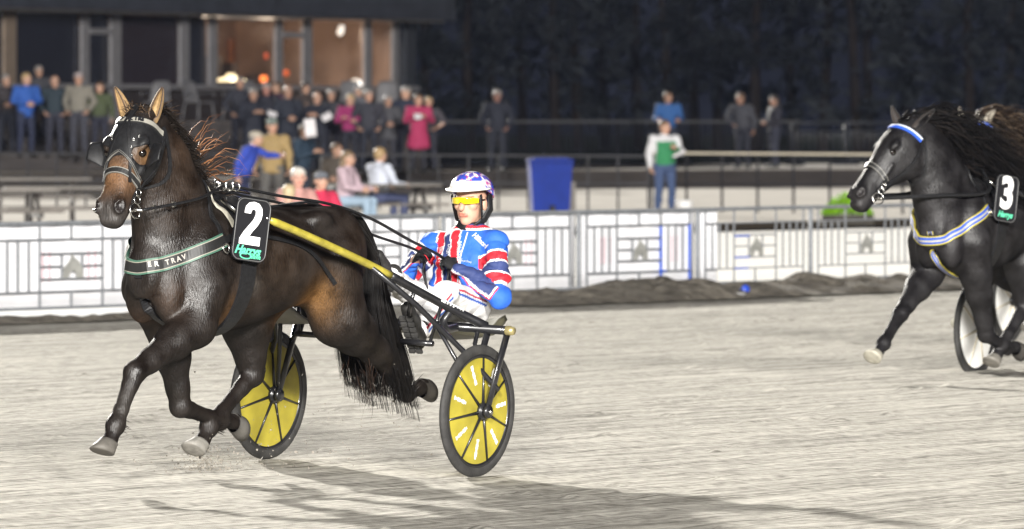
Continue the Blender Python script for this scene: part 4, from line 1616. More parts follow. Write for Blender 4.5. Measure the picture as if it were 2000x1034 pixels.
def build_wheel(c, sgn, disc, root, rot=0.0, dashes=True, spm=None):
    W = bpy.data.objects.new('wheel', None)
    COL.objects.link(W)
    W.parent = root
    W.location = c
    W.rotation_euler = (0, rot, 0)
    mb = MB()
    mb.lathe([(.351 - .030 * (1 - math.cos(a)) / 1.0, .0195 * math.sin(a)) for a in np.linspace(0, 2 * math.pi, 17)[:-1]], seg=72, axis='Y', close=True)
    mb.build('tyre', RUBBER, W, True)
    mb = MB()
    mb.lathe([(.303, -.014), (.303, .014), (.282, .012), (.278, .0), (.282, -.012)], seg=72, axis='Y', close=True)
    mb.build('rim', BLACKP, W, True)
    mb = MB()
    mb.lathe([(.03, sgn * .028), (.12, sgn * .022), (.286, sgn * .006)], seg=64, axis='Y')
    d = mb.build('disc', disc, W, True)
    mb = MB()
    mb.lathe([(.03, -sgn * .028), (.12, -sgn * .022), (.286, -sgn * .006)], seg=64, axis='Y')
    mb.build('disc', disc, W, True)
    mb = MB()
    for sg in (1, -1):
        for k in range(7):
            a = 2 * math.pi * (k + .3) / 7
            f = lambda r, y: (r * math.cos(a), sg * y, r * math.sin(a))
            mb.tube([f(.03, .034), f(.14, .024), f(.283, .010)], [.0095, .007, .006], 6)
    mb.build('spokes', spm or BLACKP, W, True)
    mb = MB()
    mb.lathe([(.0, -.075), (.016, -.075), (.018, -.05), (.045, -.046), (.048, -.03), (.022, -.02), (.022, .02), (.048, .03), (.045, .046), (.018, .05), (.016, .075), (.0, .075)], seg=20, axis='Y')
    mb.build('hub', BLACKP, W, True)
    if dashes:
        for k in range(7):
            mb = MB()
            a = 2 * math.pi * (k + .3 + .5) / 7
            er = Vector((math.cos(a), 0, math.sin(a)))
            et = Vector((-math.sin(a), 0, math.cos(a)))
            for q in range(8):
                r = .155 + q * .0135
                yy = sgn * (.028 - (r - .03) * .0865 + .004)
                w = .022 if (q + k) % 3 else .014
                mb.box(er * r + Vector((0, yy, 0)), (.0125 if k % 3 else .0095, .0012, w), M=Matrix((er, Vector((0, 1, 0)), et)).transposed())
            mb.build('white_lettering', WHITE_INK, d)
    return W


def build_sulky(label, origin, yaw, roll, disc, shaftm, name='racing_sulky', front=1.45):
    T = thing(name, label, 'sulky', origin, yaw, 'two wheeled sulkies behind the trotters')
    T.rotation_euler = (roll, 0, yaw)
    for s in (1, -1):
        build_wheel((0, s * .67, .347), s, disc, T, .4 * s, disc is DISCY, None if disc is DISCY else CREAM)
        mb = MB()
        for o in (.062, -.062):
            mb.tube([(-.175, s * .67 + o, .775), (-.10, s * .67 + o, .60), (0, s * .67 + o, .347)], [.025, .024, .021], 8, flat=(0, 1, 0), flr=.55)
        mb.tube([(-.175, s * .67 - .062, .775), (-.175, s * .67 + .062, .775)], .018, 8)
        for o in (.066, -.066):
            mb.lathe([(0, -.012), (.034, -.012), (.034, .012), (0, .012)], (0, s * .67 + o, .347), 16, 'Y')
        f = mb.build('fork', BLACKP, T, True)
        mb = MB()
        mb.lathe([(0, -.006), (.014, -.006), (.014, .01), (0, .012)], (0, s * (.67 + .082), .347), 10, 'Y')
        mb.build('axle_bolt', STEEL, f, True)
        # shaft
        P = [(front + .02, s * .312, 1.355), (1.1, s * .35, 1.25), (.57, s * .39, 1.09), (.05, s * .46, .90), (-.165, s * .60, .785)]
        Q = spline(P, .05)
        k = int(len(Q) * .58)
        mb = MB()
        mb.tube(Q[:k + 1], [.014] + [.021] * k, 10)
        sh = mb.build('shaft', shaftm, T, True)
        mb = MB()
        mb.tube(Q[k:], .024, 10)
        mb.build('shaft_grip', BLACKP, sh, True)
        mb = MB()
        mb.tube([q + Vector((0, s * .012, .0195)) for q in Q[k + 2:k + 12]], .0045, 6)
        i0 = int(len(Q) * .80)
        for i in range(i0, len(Q) - 4):
            e = (Q[i + 1] - Q[i]).normalized()
            for t in (.1, .4, .7):
                p = Q[i].lerp(Q[i + 1], t) + Vector((0, s * .0225, .004))
                mb.box(p, (.009, .002, .014), M=Matrix((e, Vector((0, 1, 0)), e.cross(Vector((0, 1, 0))))).transposed())
        mb.build('shaft_lettering', WHITE_INK, sh)
        mb = MB()
        mb.tube([(front - .02, s * .312, 1.345), (front + .05, s * .306, 1.365)], .016, 8)
        mb.build('shaft_tip', STEEL, sh, True)
        mb = MB()
        mb.tube([(.63, s * .39, 1.10), (.30, s * .46, .90), (.05, s * .60, .66), (-.06, s * .735, .48), (-.085, s * .737, .46)], .015, 8)
        mb.tube([(.16, s * .50, .79), (.03, s * .59, .55), (.02, s * .60, .40)], .012, 8)
        mb.build('stay', BLACKP, T, True)
        mb = MB()
        mb.tube(spline([(-.02, s * .47, .87), (.02, s * .45, .81), (-.02, s * .44, .765), (-.14, s * .43, .77)], .02), .022, 8)
        mb.build('seat_bracket', BLACKP, T, True)
        mb = MB()
        mb.tube([(.26, s * .42, .985), (.27, s * .40, .90), (.22, s * .36, .84)], .012, 8)
        mb.build('foot_hook', BLACKP, T, True)
        mb = MB()
        mb.tube([(.10, s * .24, .69), (.10, s * .44, .69)], .016, 8)
        mb.tube([(.10, s * .42, .69), (.06, s * .46, .90)], .010, 8)
        mb.build('foot_rest', BLACKP, T, True)
    mb = MB()
    mb.tube([(-.15, -.76, .772), (-.15, .76, .772)], .024, 12)
    mb.tube([(-.26, -.30, .765), (-.26, .30, .765)], .016, 8)
    for s in (1, -1):
        mb.tube([(-.15, s * .20, .765), (-.6, s * .17, .735), (-.92, s * .15, .735)], .017, 8)
        mb.tube([(-.15, s * .56, .772), (-.12, s * .56, .69), (-.09, s * .608, .64)], .012, 8)
    ar = mb.build('arch', BLACKP, T, True)
    mb = MB()
    for s in (1, -1):
        mb = MB()
        mb.lathe([(0, s * .785), (.020, s * .785), (.026, s * .762), (.026, s * .74)], (-.15, 0, .772), 14, 'Y')
        mb.build('end_cap', mat('brass_cap', (.45, .38, .18), .35, .6), ar, True)
    # seat shell
    vs, fs = [], []
    n, k = 18, 12
    for i in range(n):
        u = i / (n - 1)
        x = -.30 - .66 * u
        z = .755 - .06 * math.sin(u * math.pi * .8) + .05 * max(u - .72, 0) / .28
        w = .20 + .06 * math.sin(u * 3.14)
        for j in range(k):
            v = j / (k - 1) * 2 - 1
            vs.append((x, v * w, z + .035 * v * v))
    for i in range(n - 1):
        for j in range(k - 1):
            fs.append((i * k + j, i * k + j + 1, (i + 1) * k + j + 1, (i + 1) * k + j))
    o = mk('seat', vs, fs, OLIVE, T, True)
    o.modifiers.new('thick', 'SOLIDIFY').thickness = .03
    for s in (1, -1):
        vs, fs = [], []
        for i in range(9):
            for j in range(6):
                u, v = i / 8, j / 5
                vs.append((.42 - .52 * u, s * (.30 + .26 * v), .765 + .11 * (1 - u) - .06 * math.sin(u * 3.14) - .02 * v))
        for i in range(8):
            for j in range(5):
                fs.append((i * 6 + j, i * 6 + j + 1, (i + 1) * 6 + j + 1, (i + 1) * 6 + j))
        if s < 0:
            o = mk('mud_flap', vs, fs, GREYFLAP, T, True)
            o.modifiers.new('thick', 'SOLIDIFY').thickness = .012
    return T


def hf1w(x, y, z):
    """a point of the first horse's frame in the world"""
    return W1 + H1 * x + L1 * y + Vector((0, 0, z))


AX1 = hf1w(-1.505, 0, .029)
sulky1 = build_sulky('black and yellow sulky with yellow disc wheels behind the front horse', AX1, YAW1, -.045, DISCY, YELP)

# ------------------------------------------------------------ people
SKIN = mat('skin', None, .5, attr=True, var=.10, scale=30, spec=.4)
CLOTH = mat('woven_cloth', None, .75, attr=True, var=.14, scale=22, bump=.15, bscale=120, spec=.2)
SATIN = mat('race_jacket_cloth', None, .68, spec=.3, attr=True, var=.10, scale=14, bump=.9, bscale=22, stretch=(1, 1, .6))
HAIRM = mat('hair_of_people', None, .55, attr=True, var=.35, scale=60)
SHOEM = mat('dark_shoe', None, .6, attr=True, var=.3, scale=30, bump=.3, bscale=50)
SK = (.50, .30, .215)


def head_axes(yaw, pitch=0.0, roll=0.0):
    R = Matrix.Rotation(yaw, 3, 'Z') @ Matrix.Rotation(-pitch, 3, 'Y') @ Matrix.Rotation(roll, 3, 'X')
    return [np.array(R.col[i]) for i in range(3)]


def add_head(fd, c, ax, s, k):
    f, l, u = ax
    p = lambda a, b, d: np.array(c) + (f * a + l * b + u * d) * s
    R = (f, l, u)
    fd.ell(p(-.012, 0, .035), np.array((.098, .078, .095)) * s, k, R)
    fd.ell(p(.025, 0, -.035), np.array((.068, .060, .085)) * s, k, R)
    fd.ell(p(.055, 0, -.092), np.array((.030, .030, .026)) * s, k * .7, R)
    fd.cone(p(.078, 0, .022), p(.108, 0, -.022), .010 * s, .016 * s, k * .4)
    for q in (-1, 1):
        fd.ell(p(.055, q * .040, -.012), np.array((.030, .026, .026)) * s, k * .6, R)
        fd.ell(p(.074, q * .032, .030), np.array((.020, .026, .012)) * s, k * .5, R)
        fd.ell(p(-.008, q * .082, -.006), np.array((.024, .012, .034)) * s, k * .4, R)
        fd.ell(p(.084, q * .032, .012), np.array((.010, .016, .010)) * s, k * .3, R, sub=True)
    fd.ell(p(.086, 0, -.060), np.array((.012, .027, .012)) * s, k * .3, R)
    fd.ell(p(.099, 0, -.060), np.array((.008, .026, .0035)) * s, k * .2, R, sub=True)
    return p


def hand_mesh(mb, w, d, up, side, s=1.0, curl=.6, col=None):
    """palm, four bent fingers and a thumb. w wrist, d along the hand, up the back of the hand, side towards the thumb"""
    w, d, up, side = Vector(w), Vector(d).normalized(), Vector(up), Vector(side)
    up = (up - d * up.dot(d)).normalized()
    sd_ = up.cross(d).normalized()
    if sd_.dot(side) < 0:
        sd_ = -sd_
    mb.tube([w - d * .02 * s, w + d * .02 * s, w + d * .06 * s, w + d * .092 * s], [.026 * s, .036 * s, .042 * s, .036 * s], 10, flat=up, flr=.42, col=col)
    for k, (o, L) in enumerate(((.030, .072), (.010, .080), (-.010, .074), (-.029, .058))):
        p = w + d * (.086 - .004 * abs(k - 1)) * s + sd_ * o * s
        pts = [p]
        a = .2
        for j, f in enumerate((.45, .32, .23)):
            a += curl * (1 + .08 * k)
            p = p + (d * math.cos(a) - up * math.sin(a)) * L * f * s * 1.05
            pts.append(p)
        mb.tube(pts, [.0098 * s, .0092 * s, .0085 * s, .006 * s], 7, col=col)
    p = w + d * .03 * s + sd_ * .034 * s
    q = p + (d * .55 + sd_ * .6 - up * .25) * .04 * s
    r = q + (d * .75 + sd_ * .05 - up * (.3 + curl * .4)) * .034 * s
    mb.tube([p - sd_ * .012 * s, q, r], [.014 * s, .0115 * s, .008 * s], 7, col=col)


def arr(J):
    return {k: np.array(v, float) for k, v in J.items()}


def human(T, J, S=1.0, res=.022, top=(.05, .05, .06), bot=(.03, .03, .04), shoe=(.02, .02, .02), skin=SK, hair=(.08, .05, .03), hairdo='short', hat=None,
          hyaw=0.0, hpitch=0.0, glove=None, topcol=None, botcol=None, coat=0.0, hands=True, curl=.5, cloth=None, topm=None, fine=False, belly=0.0, sleeves=True, fold=.015):
    J = arr(J)
    k = max(.012, res)
    allp = np.array(list(J.values()))
    lo, hi = allp.min(0) - .28, allp.max(0) + .30
    tx = lambda m, V, c: None

    def emit(fd, name, m, cf, fold=0.0):
        V, Q = fd.mesh()
        if not len(V):
            return None, V, Q
        V0 = V
        if fold:
            N = normals(V, Q)
            sd = abs(hash(name)) % 7 + 1 if False else len(name)
            a = vnoise(sd, V[:, 2] / (.075 * S) + V[:, 1] * 3 + 40, V[:, 0] / (.16 * S) + V[:, 1] / (.16 * S) + 40)
            b = vnoise(sd + 3, V[:, 2] / (.035 * S) + V[:, 0] * 8 + 40, (V[:, 1] - V[:, 0]) / (.09 * S) + 40)
            h = (np.abs(a) * 2 - .35) * 1.1 + (np.abs(b) * 2 - .35) * .45
            V = V + N * (fold * h)[:, None]
        C = np.tile(np.array(cf, float), (len(V), 1)) if not callable(cf) else cf(V0)
        return mk(name, V, Q, m, T, True, C), V, Q
    pel, ch, nk, hd = J['pelvis'], J['chest'], J['neck'], J['head']
    hax = head_axes(hyaw, hpitch)
    # skin
    fd = Field(lo, hi, res)
    P = add_head(fd, hd, hax, S, k)
    fd.cone(nk, hd - hax[2] * .05 * S - hax[0] * .02 * S, .058 * S, .054 * S, k)
    fd.chain([(pel, .10 * S), (ch, .11 * S), (nk - (nk - ch) * .2, .07 * S), (nk, .055 * S)], k)
    for s in 'LR':
        fd.chain([(J['sh' + s], .05 * S), (J['el' + s], .038 * S), (J['ha' + s], .027 * S)], k)
        fd.cone(ch, J['sh' + s], .07 * S, .05 * S, k)
        fd.chain([(J['hip' + s], .075 * S), (J['kn' + s], .045 * S), (J['an' + s], .035 * S)], k)
    V, Q = fd.mesh()
    C = np.tile(np.array(skin, float), (len(V), 1))
    r = (V - hd) @ np.stack(hax, 1) / S
    lip = (np.abs(r[:, 1]) < .026) & (np.abs(r[:, 2] + .060) < .011) & (r[:, 0] > .06)
    C[lip] = np.array(skin) * (.80, .50, .50)
    eye = (np.abs(np.abs(r[:, 1]) - .032) < .014) & (np.abs(r[:, 2] - .012) < .008) & (r[:, 0] > .05)
    C[eye] = (.04, .03, .03)
    brow = (np.abs(np.abs(r[:, 1]) - .032) < .02) & (np.abs(r[:, 2] - .034) < .006) & (r[:, 0] > .05)
    C[brow] = np.array(hair) * .7 + np.array(skin) * .2
    n0 = len(V)
    mb = MB()
    for s in 'LR':
        d = J['ha' + s] - J['el' + s]
        d /= np.linalg.norm(d)
        inn = np.array((.3, -1 if s == 'L' else 1, 0))
        up = J.get('up' + s, -inn + np.array((0, 0, .3)))
        if hands:
            hand_mesh(mb, J['ha' + s], d, up, J.get('th' + s, (.6, 0, .8)), S, curl)
    if glove is not None and hands:
        g = MB()
        g.v, g.f, g.c = mb.v, mb.f, [glove] * len(mb.v)
        g.build('gloves', CLOTH, T, True, True)
        mk('body', V, Q, SKIN, T, True, C)
    else:
        vs = list(map(tuple, V)) + mb.v
        fs = [tuple(q) for q in Q] + [tuple(i + n0 for i in f) for f in mb.f]
        mk('body', vs, fs, SKIN, T, True, np.concatenate([C, np.tile(np.array(skin, float), (len(mb.v), 1))]) if mb.v else C)
    # trousers
    fd = Field(lo, hi, res)
    side = (J['hipL'] - J['hipR'])
    side /= np.linalg.norm(side)
    fd.cone(J['hipL'] * .8 + J['hipR'] * .2, J['hipL'] * .2 + J['hipR'] * .8, .125 * S, .125 * S, k)
    fd.cone(pel, pel + (ch - pel) * .35, .125 * S, .115 * S, k * 1.5, np.cross((0, 0, 1), side), .85)
    for s in 'LR':
        kn, an = J['kn' + s], J['an' + s]
        fd.chain([(J['hip' + s], .098 * S), (J['hip' + s] * .5 + kn * .5, .080 * S), (kn, .064 * S), (kn * .5 + an * .5, .062 * S), (an, .052 * S)], k)
    emit(fd, 'trousers', CLOTH, botcol or bot, .012 * S)
    # shoes
    for s in 'LR':
        fd = Field(J['an' + s] - .3, J['an' + s] + .3, min(res, .016))
        an, toe = J['an' + s], J['toe' + s]
        d = toe - an
        d /= np.linalg.norm(d)
        ln = np.linalg.norm(toe - an)
        ft = J.get('ft' + s, np.array((0, 0, -1.0)))
        h0 = an + ft * .05 * S - d * .03 * S
        fd.chain([(h0, .040 * S), (an + ft * .045 * S + d * ln * .5, .042 * S), (an + ft * .055 * S + d * ln * .92, .036 * S)], .02)
        fd.cone(an - ft * .03 * S, an + ft * .03 * S, .048 * S, .044 * S, .02)
        emit(fd, 'shoe', SHOEM, shoe)
    # top
    fd = Field(lo, hi, res)
    sv = J['shL'] - J['shR']
    sv /= np.linalg.norm(sv)
    up = (nk - pel)
    L_ = np.linalg.norm(up)
    up /= L_
    sv -= up * (sv @ up)
    sv /= np.linalg.norm(sv)
    fw = np.cross(sv, up)
    b0 = -.12 * coat
    fd.loft(pel, up, sv, fw, [(b0 - .02, 0, .165 * S + .03 * coat, .0, .118 * S + .03 * coat), (.06, 0, .165 * S, .01, .122 * S + belly), (L_ * .35, 0, .165 * S, .015, .125 * S + belly), (L_ * .62, 0, .180 * S, .012, .125 * S),
                              (L_ * .84, 0, .172 * S, .0, .105 * S), (L_ * .95, 0, .12 * S, -.005, .08 * S)], k, 2.4)
    fd.cone(nk - up * .05, nk + up * .015 * S, .085 * S, .066 * S, k)
    for s in 'LR':
        sh, el, ha = J['sh' + s], J['el' + s], J['ha' + s]
        fd.chain([(ch * .4 + nk * .6, .075 * S), (sh, .076 * S), (sh * .55 + el * .45, .066 * S), (el, (.051 if fold > .02 else .058) * S)] + ([(el * .45 + ha * .55, .050 * S), (ha - (ha - el) * .06, .038 * S)] if sleeves else []), k)
    o, V, Q = emit(fd, 'jacket' if coat >= 0 else 'sweater', topm or CLOTH, topcol or top, fold * S)
    # hair and hats
    f, l, u = hax
    if hairdo:
        fd = Field(hd - .3, hd + .3, min(res, .014))
        R = (f, l, u)
        if hairdo == 'bald':
            fd.ell(P(-.045, 0, -.012), np.array((.058, .083, .045)) * S, k, R)
        else:
            fd.ell(P(-.020, 0, .050), np.array((.100, .086, .092)) * S, k, R)
            fd.ell(P(-.048, 0, -.005), np.array((.062, .080, .07)) * S, k, R)
            if hairdo == 'long':
                fd.chain([(P(-.06, 0, .02), .085 * S), (P(-.075, 0, -.10), .085 * S), (P(-.085, 0, -.22), .055 * S)], .03, f, .7)
            fd.ell(P(.085, 0, -.055), np.array((.06, .055, .098)) * S, .012, R, sub=True)
        emit(fd, 'hair', HAIRM, hair)
    if hat is not None:
        fd = Field(hd - .3, hd + .3, min(res, .014))
        R = (f, l, u)
        fd.ell(P(-.012, 0, .070), np.array((.110, .092, .075)) * S, k, R)
        fd.ell(P(.115, 0, .060), np.array((.055, .065, .010)) * S, .01, R)
        emit(fd, 'cap', CLOTH, hat)
    return hax, P


# ------------------------------------------------------------ the driver
def J0(*a):
    return np.array(a, float)


DO = J0(-2.36, 0, .80)
drv = thing('person', 'driver in blue jacket with red stripes, patterned helmet and yellow goggles, seated on the sulky', 'person', hf1w(*DO), YAW1)
JD = dict(pelvis=(-2.37, 0, .875), chest=(-2.425, .01, 1.10), neck=(-2.455, .02, 1.285), head=(-2.430, .035, 1.425), shR=(-2.42, -.175, 1.205), elR=(-2.30, -.335, 1.0), haR=(-2.15, -.135, 1.125),
          shL=(-2.42, .195, 1.195), elL=(-2.275, .320, .915), haL=(-2.185, .115, 1.075), hipL=(-2.34, .11, .865), knL=(-1.86, .25, .955), anL=(-1.515, .315, .755),
          toeL=(-1.375, .345, .935), ftL=(.72, .1, -.62), hipR=(-2.34, -.11, .865), knR=(-2.01, -.13, .975), anR=(-1.72, -.01, 1.045), toeR=(-1.62, .0, 1.195), ftR=(.8, 0, -.55),
          upL=(.35, .75, .6), thL=(.2, -.3, 1), upR=(.3, -.7, .65), thR=(.2, .3, 1))
JD = {k: (np.array(v, float) - (DO if k[:2] not in ('ft', 'up', 'th') else 0)) for k, v in JD.items()}
BLUE, NAVY, RED, WHT = np.array((.025, .115, .52)), np.array((.030, .046, .145)), np.array((.52, .018, .03)), np.array((.78, .78, .80))


def jacket_col(V):
    C = np.tile(BLUE, (len(V), 1))

    def seg(a, b):
        e = b - a
        L2 = e @ e
        t = (V - a) @ e / L2
        q = V - a - np.clip(t, 0, 1)[:, None] * e
        return t, np.linalg.norm(q, axis=1)
    y, z = V[:, 1], V[:, 2] + DO[2]
    x = V[:, 0] + DO[0]
    front = x > -2.43
    # sash of red, navy, red on the right breast, running down towards the middle
    s = y + .045 + (1.20 - z) * -.20
    up_ = (z > .985) & front
    for lo, hi, c in ((-.085, .085, WHT), (-.078, -.036, RED), (-.028, .020, NAVY), (.028, .078, RED)):
        C[up_ & (s > lo) & (s < hi)] = c
    low = (z <= .985) & front
    C[low & (y < .20) & (z < .95)] = NAVY
    s2 = y - .02 - (.985 - z) * .75
    for lo, hi, c in ((-.034, .034, WHT), (-.027, .027, RED)):
        C[low & (s2 > lo) & (s2 < hi)] = c
    s2 = y - .14 - (.985 - z) * .75
    for lo, hi, c in ((-.040, .040, WHT), (-.033, .033, RED)):
        C[low & (s2 > lo) & (s2 < hi)] = c
    for q in 'LR':
        sh, el, ha = JD['sh' + q], JD['el' + q], JD['ha' + q]
        t, d = seg(sh, el)
        t2, d2 = seg(el, ha)
        arm = (d < .095) & (t > .0) & (d < d2 + .02)
        arm &= (V[:, 1] > sh[1] - .05) if q == 'L' else (V[:, 1] < sh[1] + .05)
        C[arm] = BLUE
        for lo, hi, c in ((.20, .80, WHT), (.23, .38, RED), (.42, .57, NAVY), (.61, .76, RED)):
            C[arm & (t > lo) & (t < hi)] = c
        e = (ha - el) / np.linalg.norm(ha - el)
        w = np.array((0, 0, 1.0)) - e * e[2]
        w /= np.linalg.norm(w)
        hgt = (V - el) @ w
        fa = (d2 < .085) & (d2 < d) & (t2 > -.1)
        lim = np.clip((t2 - .05) * .22, -.02, .02) * -1 + .010          # navy panel along the upper side of the forearm
        C[fa] = BLUE
        C[fa & (hgt > lim - .017) & (t2 > .10)] = RED
        C[fa & (hgt > lim - .010) & (t2 > .13)] = WHT
        C[fa & (hgt > lim) & (t2 > .17)] = NAVY
    C[(z > 1.292)] = NAVY
    C[(z > 1.275) & (z <= 1.285)] = WHT
    C[(z > 1.285) & (z <= 1.296)] = RED
    return C


def pants_col(V):
    C = np.tile(np.array((.74, .73, .73)), (len(V), 1))
    for q, sg in (('L', 1), ('R', -1)):
        hp_, kn, an = JD['hip' + q], JD['kn' + q], JD['an' + q]
        for a, b in ((hp_, kn), (kn, an)):
            e = (b - a) / np.linalg.norm(b - a)
            r = V - a
            t = r @ e
            r = r - t[:, None] * e
            w = np.array((0, 0, 1.0)) - e * e[2]
            w /= np.linalg.norm(w)
            vv = r @ w
            lat = r @ np.cross(e, w) * -sg
            m = (t > .05) & (t < np.linalg.norm(b - a)) & (np.abs(r).max(1) < .1) & ((V[:, 1] * sg) > .05) & (r[:, 1] * sg > .01)
            C[m & (np.abs(vv - .002) < .007)] = (.03, .10, .42)
            C[m & (np.abs(vv - .024) < .006)] = (.45, .05, .08)
    return C


hax, HP = human(drv, JD, 1.0, .006, shoe=(.022, .021, .020), skin=(.52, .30, .21), hair=(.05, .035, .025), hairdo=None, hyaw=.10, hpitch=-.02, glove=(.012, .012, .013), topcol=jacket_col,
                botcol=pants_col, curl=.85, topm=SATIN, fold=.026)
hf, hl, hu = [Vector(q) for q in hax]
hc = Vector(JD['head'])
hq = lambda a, b, d: hc + hf * a + hl * b + hu * d
# helmet
vs, fs, cs = [], [], []
NA, NB = 64, 22
for i in range(NA):
    a = 2 * math.pi * i / NA
    ca, sa = math.cos(a), math.sin(a)
    cut = 1.32 if ca > .45 else 1.32 + (.45 - ca) / 1.45 * .75
    for j in range(NB):
        p = cut * j / (NB - 1)
        fx, ly, uz = .133 * math.sin(p) * ca, .108 * math.sin(p) * sa, .120 * math.cos(p)
        vs.append(hq(-.014 + fx, ly, .056 + uz * .90))
        w = math.sin(5 * a + 3.5 * p) + .8 * math.sin(9 * p - 2 * a + 1) + .5 * math.sin(14 * a + 6 * p)
        c = (.74, .73, .75)
        if p > .28:
            if w > .25:
                c = (.04, .07, .42)
            elif w > -.15:
                c = (.48, .05, .16)
            elif w < -.75:
                c = (.10, .08, .36)
        if ca > .3 and p > .95:
            c = (.72, .70, .68)
        cs.append(c)
for i in range(NA):
    for j in range(NB - 1):
        i2 = (i + 1) % NA
        fs.append((i * NB + j, i * NB + j + 1, i2 * NB + j + 1, i2 * NB + j))
hel = mk('helmet', vs, fs, mat('helmet_paint', None, .22, attr=True, var=.03, coat=.6), drv, True, np.array(cs))
hel.modifiers.new('thick', 'SOLIDIFY').thickness = -.012
vs, fs = [], []
for i in range(25):
    a = math.radians(-80 + 160 * i / 24)
    for j in range(5):
        r = j / 4
        vs.append(hq(-.014 + (.128 + .062 * r * math.cos(a)) * math.cos(a) * 1.0, (.104 + .030 * r) * math.sin(a), .089 - .014 * r * math.cos(a)))
for i in range(24):
    for j in range(4):
        fs.append((i * 5 + j, i * 5 + j + 1, i * 5 + 6 + j, i * 5 + 5 + j))
v = mk('visor', vs, fs, mat('visor_white', (.68, .66, .62), .35, var=.1), hel, True)
v.modifiers.new('thick', 'SOLIDIFY').thickness = .008
mb = MB()
for s in (-1, 1):
    mb.tube([hq(-.035, s * .100, .045), hq(-.04, s * .100, -.03), hq(.00, s * .085, -.085), hq(.045, s * .045, -.125), hq(.05, 0, -.135)], [.026, .03, .024, .016, .014], 10, flat=hl, flr=.35)
    mb.tube([hq(.05, s * .090, .050), hq(.035, s * .085, -.02), hq(.02, s * .078, -.085)], [.012, .012, .010], 8, flat=hl, flr=.4)
mb.build('helmet_harness', LEATHER, hel, True)
mb = MB()
mb.tube([Vector(JD['neck']) + Vector((.025, 0, -.005)), Vector(JD['neck']) + Vector((.03, .003, .045))], [.082, .066], 20, flat=(1, 0, 0), flr=.9)
mb.build('neck_warmer', LEATHER, drv, True)
vs, fs = [], []
for i in range(33):
    a = math.radians(-66 + 132 * i / 32)
    for j in range(7):
        t = j / 6 * 2 - 1
        hgt = .0185 * (1 - .30 * (abs(a) / 1.15) ** 2)
        if abs(a) < .22 and t < 0:
            hgt *= .35 + .65 * abs(a) / .22
        vs.append(hq(.020 + .092 * math.cos(a), .088 * math.sin(a), .018 + t * hgt))
for i in range(32):
    for j in range(6):
        fs.append((i * 7 + j, i * 7 + j + 1, i * 7 + 8 + j, i * 7 + 7 + j))
gg = mk('goggles', vs, fs, mat('yellow_lens', (.75, .56, .01), .08, var=.0, coat=1.0, alpha=.86), drv, True)
gg.modifiers.new('thick', 'SOLIDIFY').thickness = .003
mb = MB()
for s in (-1, 1):
    mb.tube([hq(.055, s * .083, .022), hq(.0, s * .088, .02)], .005, 6)
mb.build('goggle_strap', LEATHER, gg, True)
# zip, lettering and boot soles
ov = {o.name.split('.')[0]: o for o in drv.children}
jm = ov['jacket'].data
jb = BVHTree.FromPolygons([v.co for v in jm.vertices], [tuple(p.vertices) for p in jm.polygons])


def on_jacket(x, y, z, d):
    """first point of the jacket met from outside"""
    l, n, i, _ = jb.ray_cast(Vector((x, y, z)), Vector(d))
    return (l, n) if l else jb.find_nearest(Vector((x, y, z)))[:2]


def jacket_text(txt, y, z, size, ang_, m, bold=.0015, sx=1.0):
    l, n = on_jacket(.5, y, z - DO[2], (-1, 0, 0))
    n = n.normalized()
    t = Vector((0, 1, 0)) - n * n.y
    t.normalize()
    t = Matrix.Rotation(ang_, 3, n) @ t
    vs_, fs_ = text_mesh(txt, size, t, n.cross(t), l + n * .05, .001, bold, 0, sx)
    out = []
    for v_ in vs_:
        q, nn, _, _ = jb.ray_cast(v_ + n * .02, -n)
        out.append(q + nn * .003 if q else v_ - n * .05)
    mk('lettering', out, fs_, m, ov['jacket'])


jacket_text('Hillnord', .150, 1.222, .036, -.62, WHITE_INK, .002)
jacket_text('BRUNT', -.080, 1.15, .034, -1.35, WHITE_INK, .0005, .9)
jacket_text('DRING', -.022, 1.165, .036, -1.35, WHITE_INK, .0005, .9)
jacket_text('BRUNT', .045, 1.175, .036, -1.35, WHITE_INK, .0005, .9)
jacket_text('Sundins', .10, 1.115, .020, -.12, WHITE_INK, 0)
mb = MB()
zp = []
for z in np.linspace(1.00, 1.27, 16):
    l, n = on_jacket(.5, .068 + (1.27 - z) * -.02, z - DO[2], (-1, 0, 0))
    zp.append(l + n * .002)
mb.tube(zp, .0045, 6)
mb.build('zip', mat('zip_white', (.6, .6, .62), .4), ov['jacket'], True)
for q in 'LR':
    an, toe, ft = [Vector(JD[k + q]) for k in ('an', 'toe', 'ft')]
    ft.normalize()
    d = (toe - an).normalized()
    sdv = d.cross(ft).normalized()
    mb = MB()
    for i in range(7):
        for s in (-1, 1):
            mb.box(an + ft * .098 + d * (-.045 + .037 * i) + sdv * s * .021, (.030, .036, .018), M=Matrix((d, sdv, ft)).transposed(), bev=.004)
    mb.build('boot_sole', RUBBER, [o for o in drv.children if o.name.startswith('shoe')][0 if q == 'L' else 1])

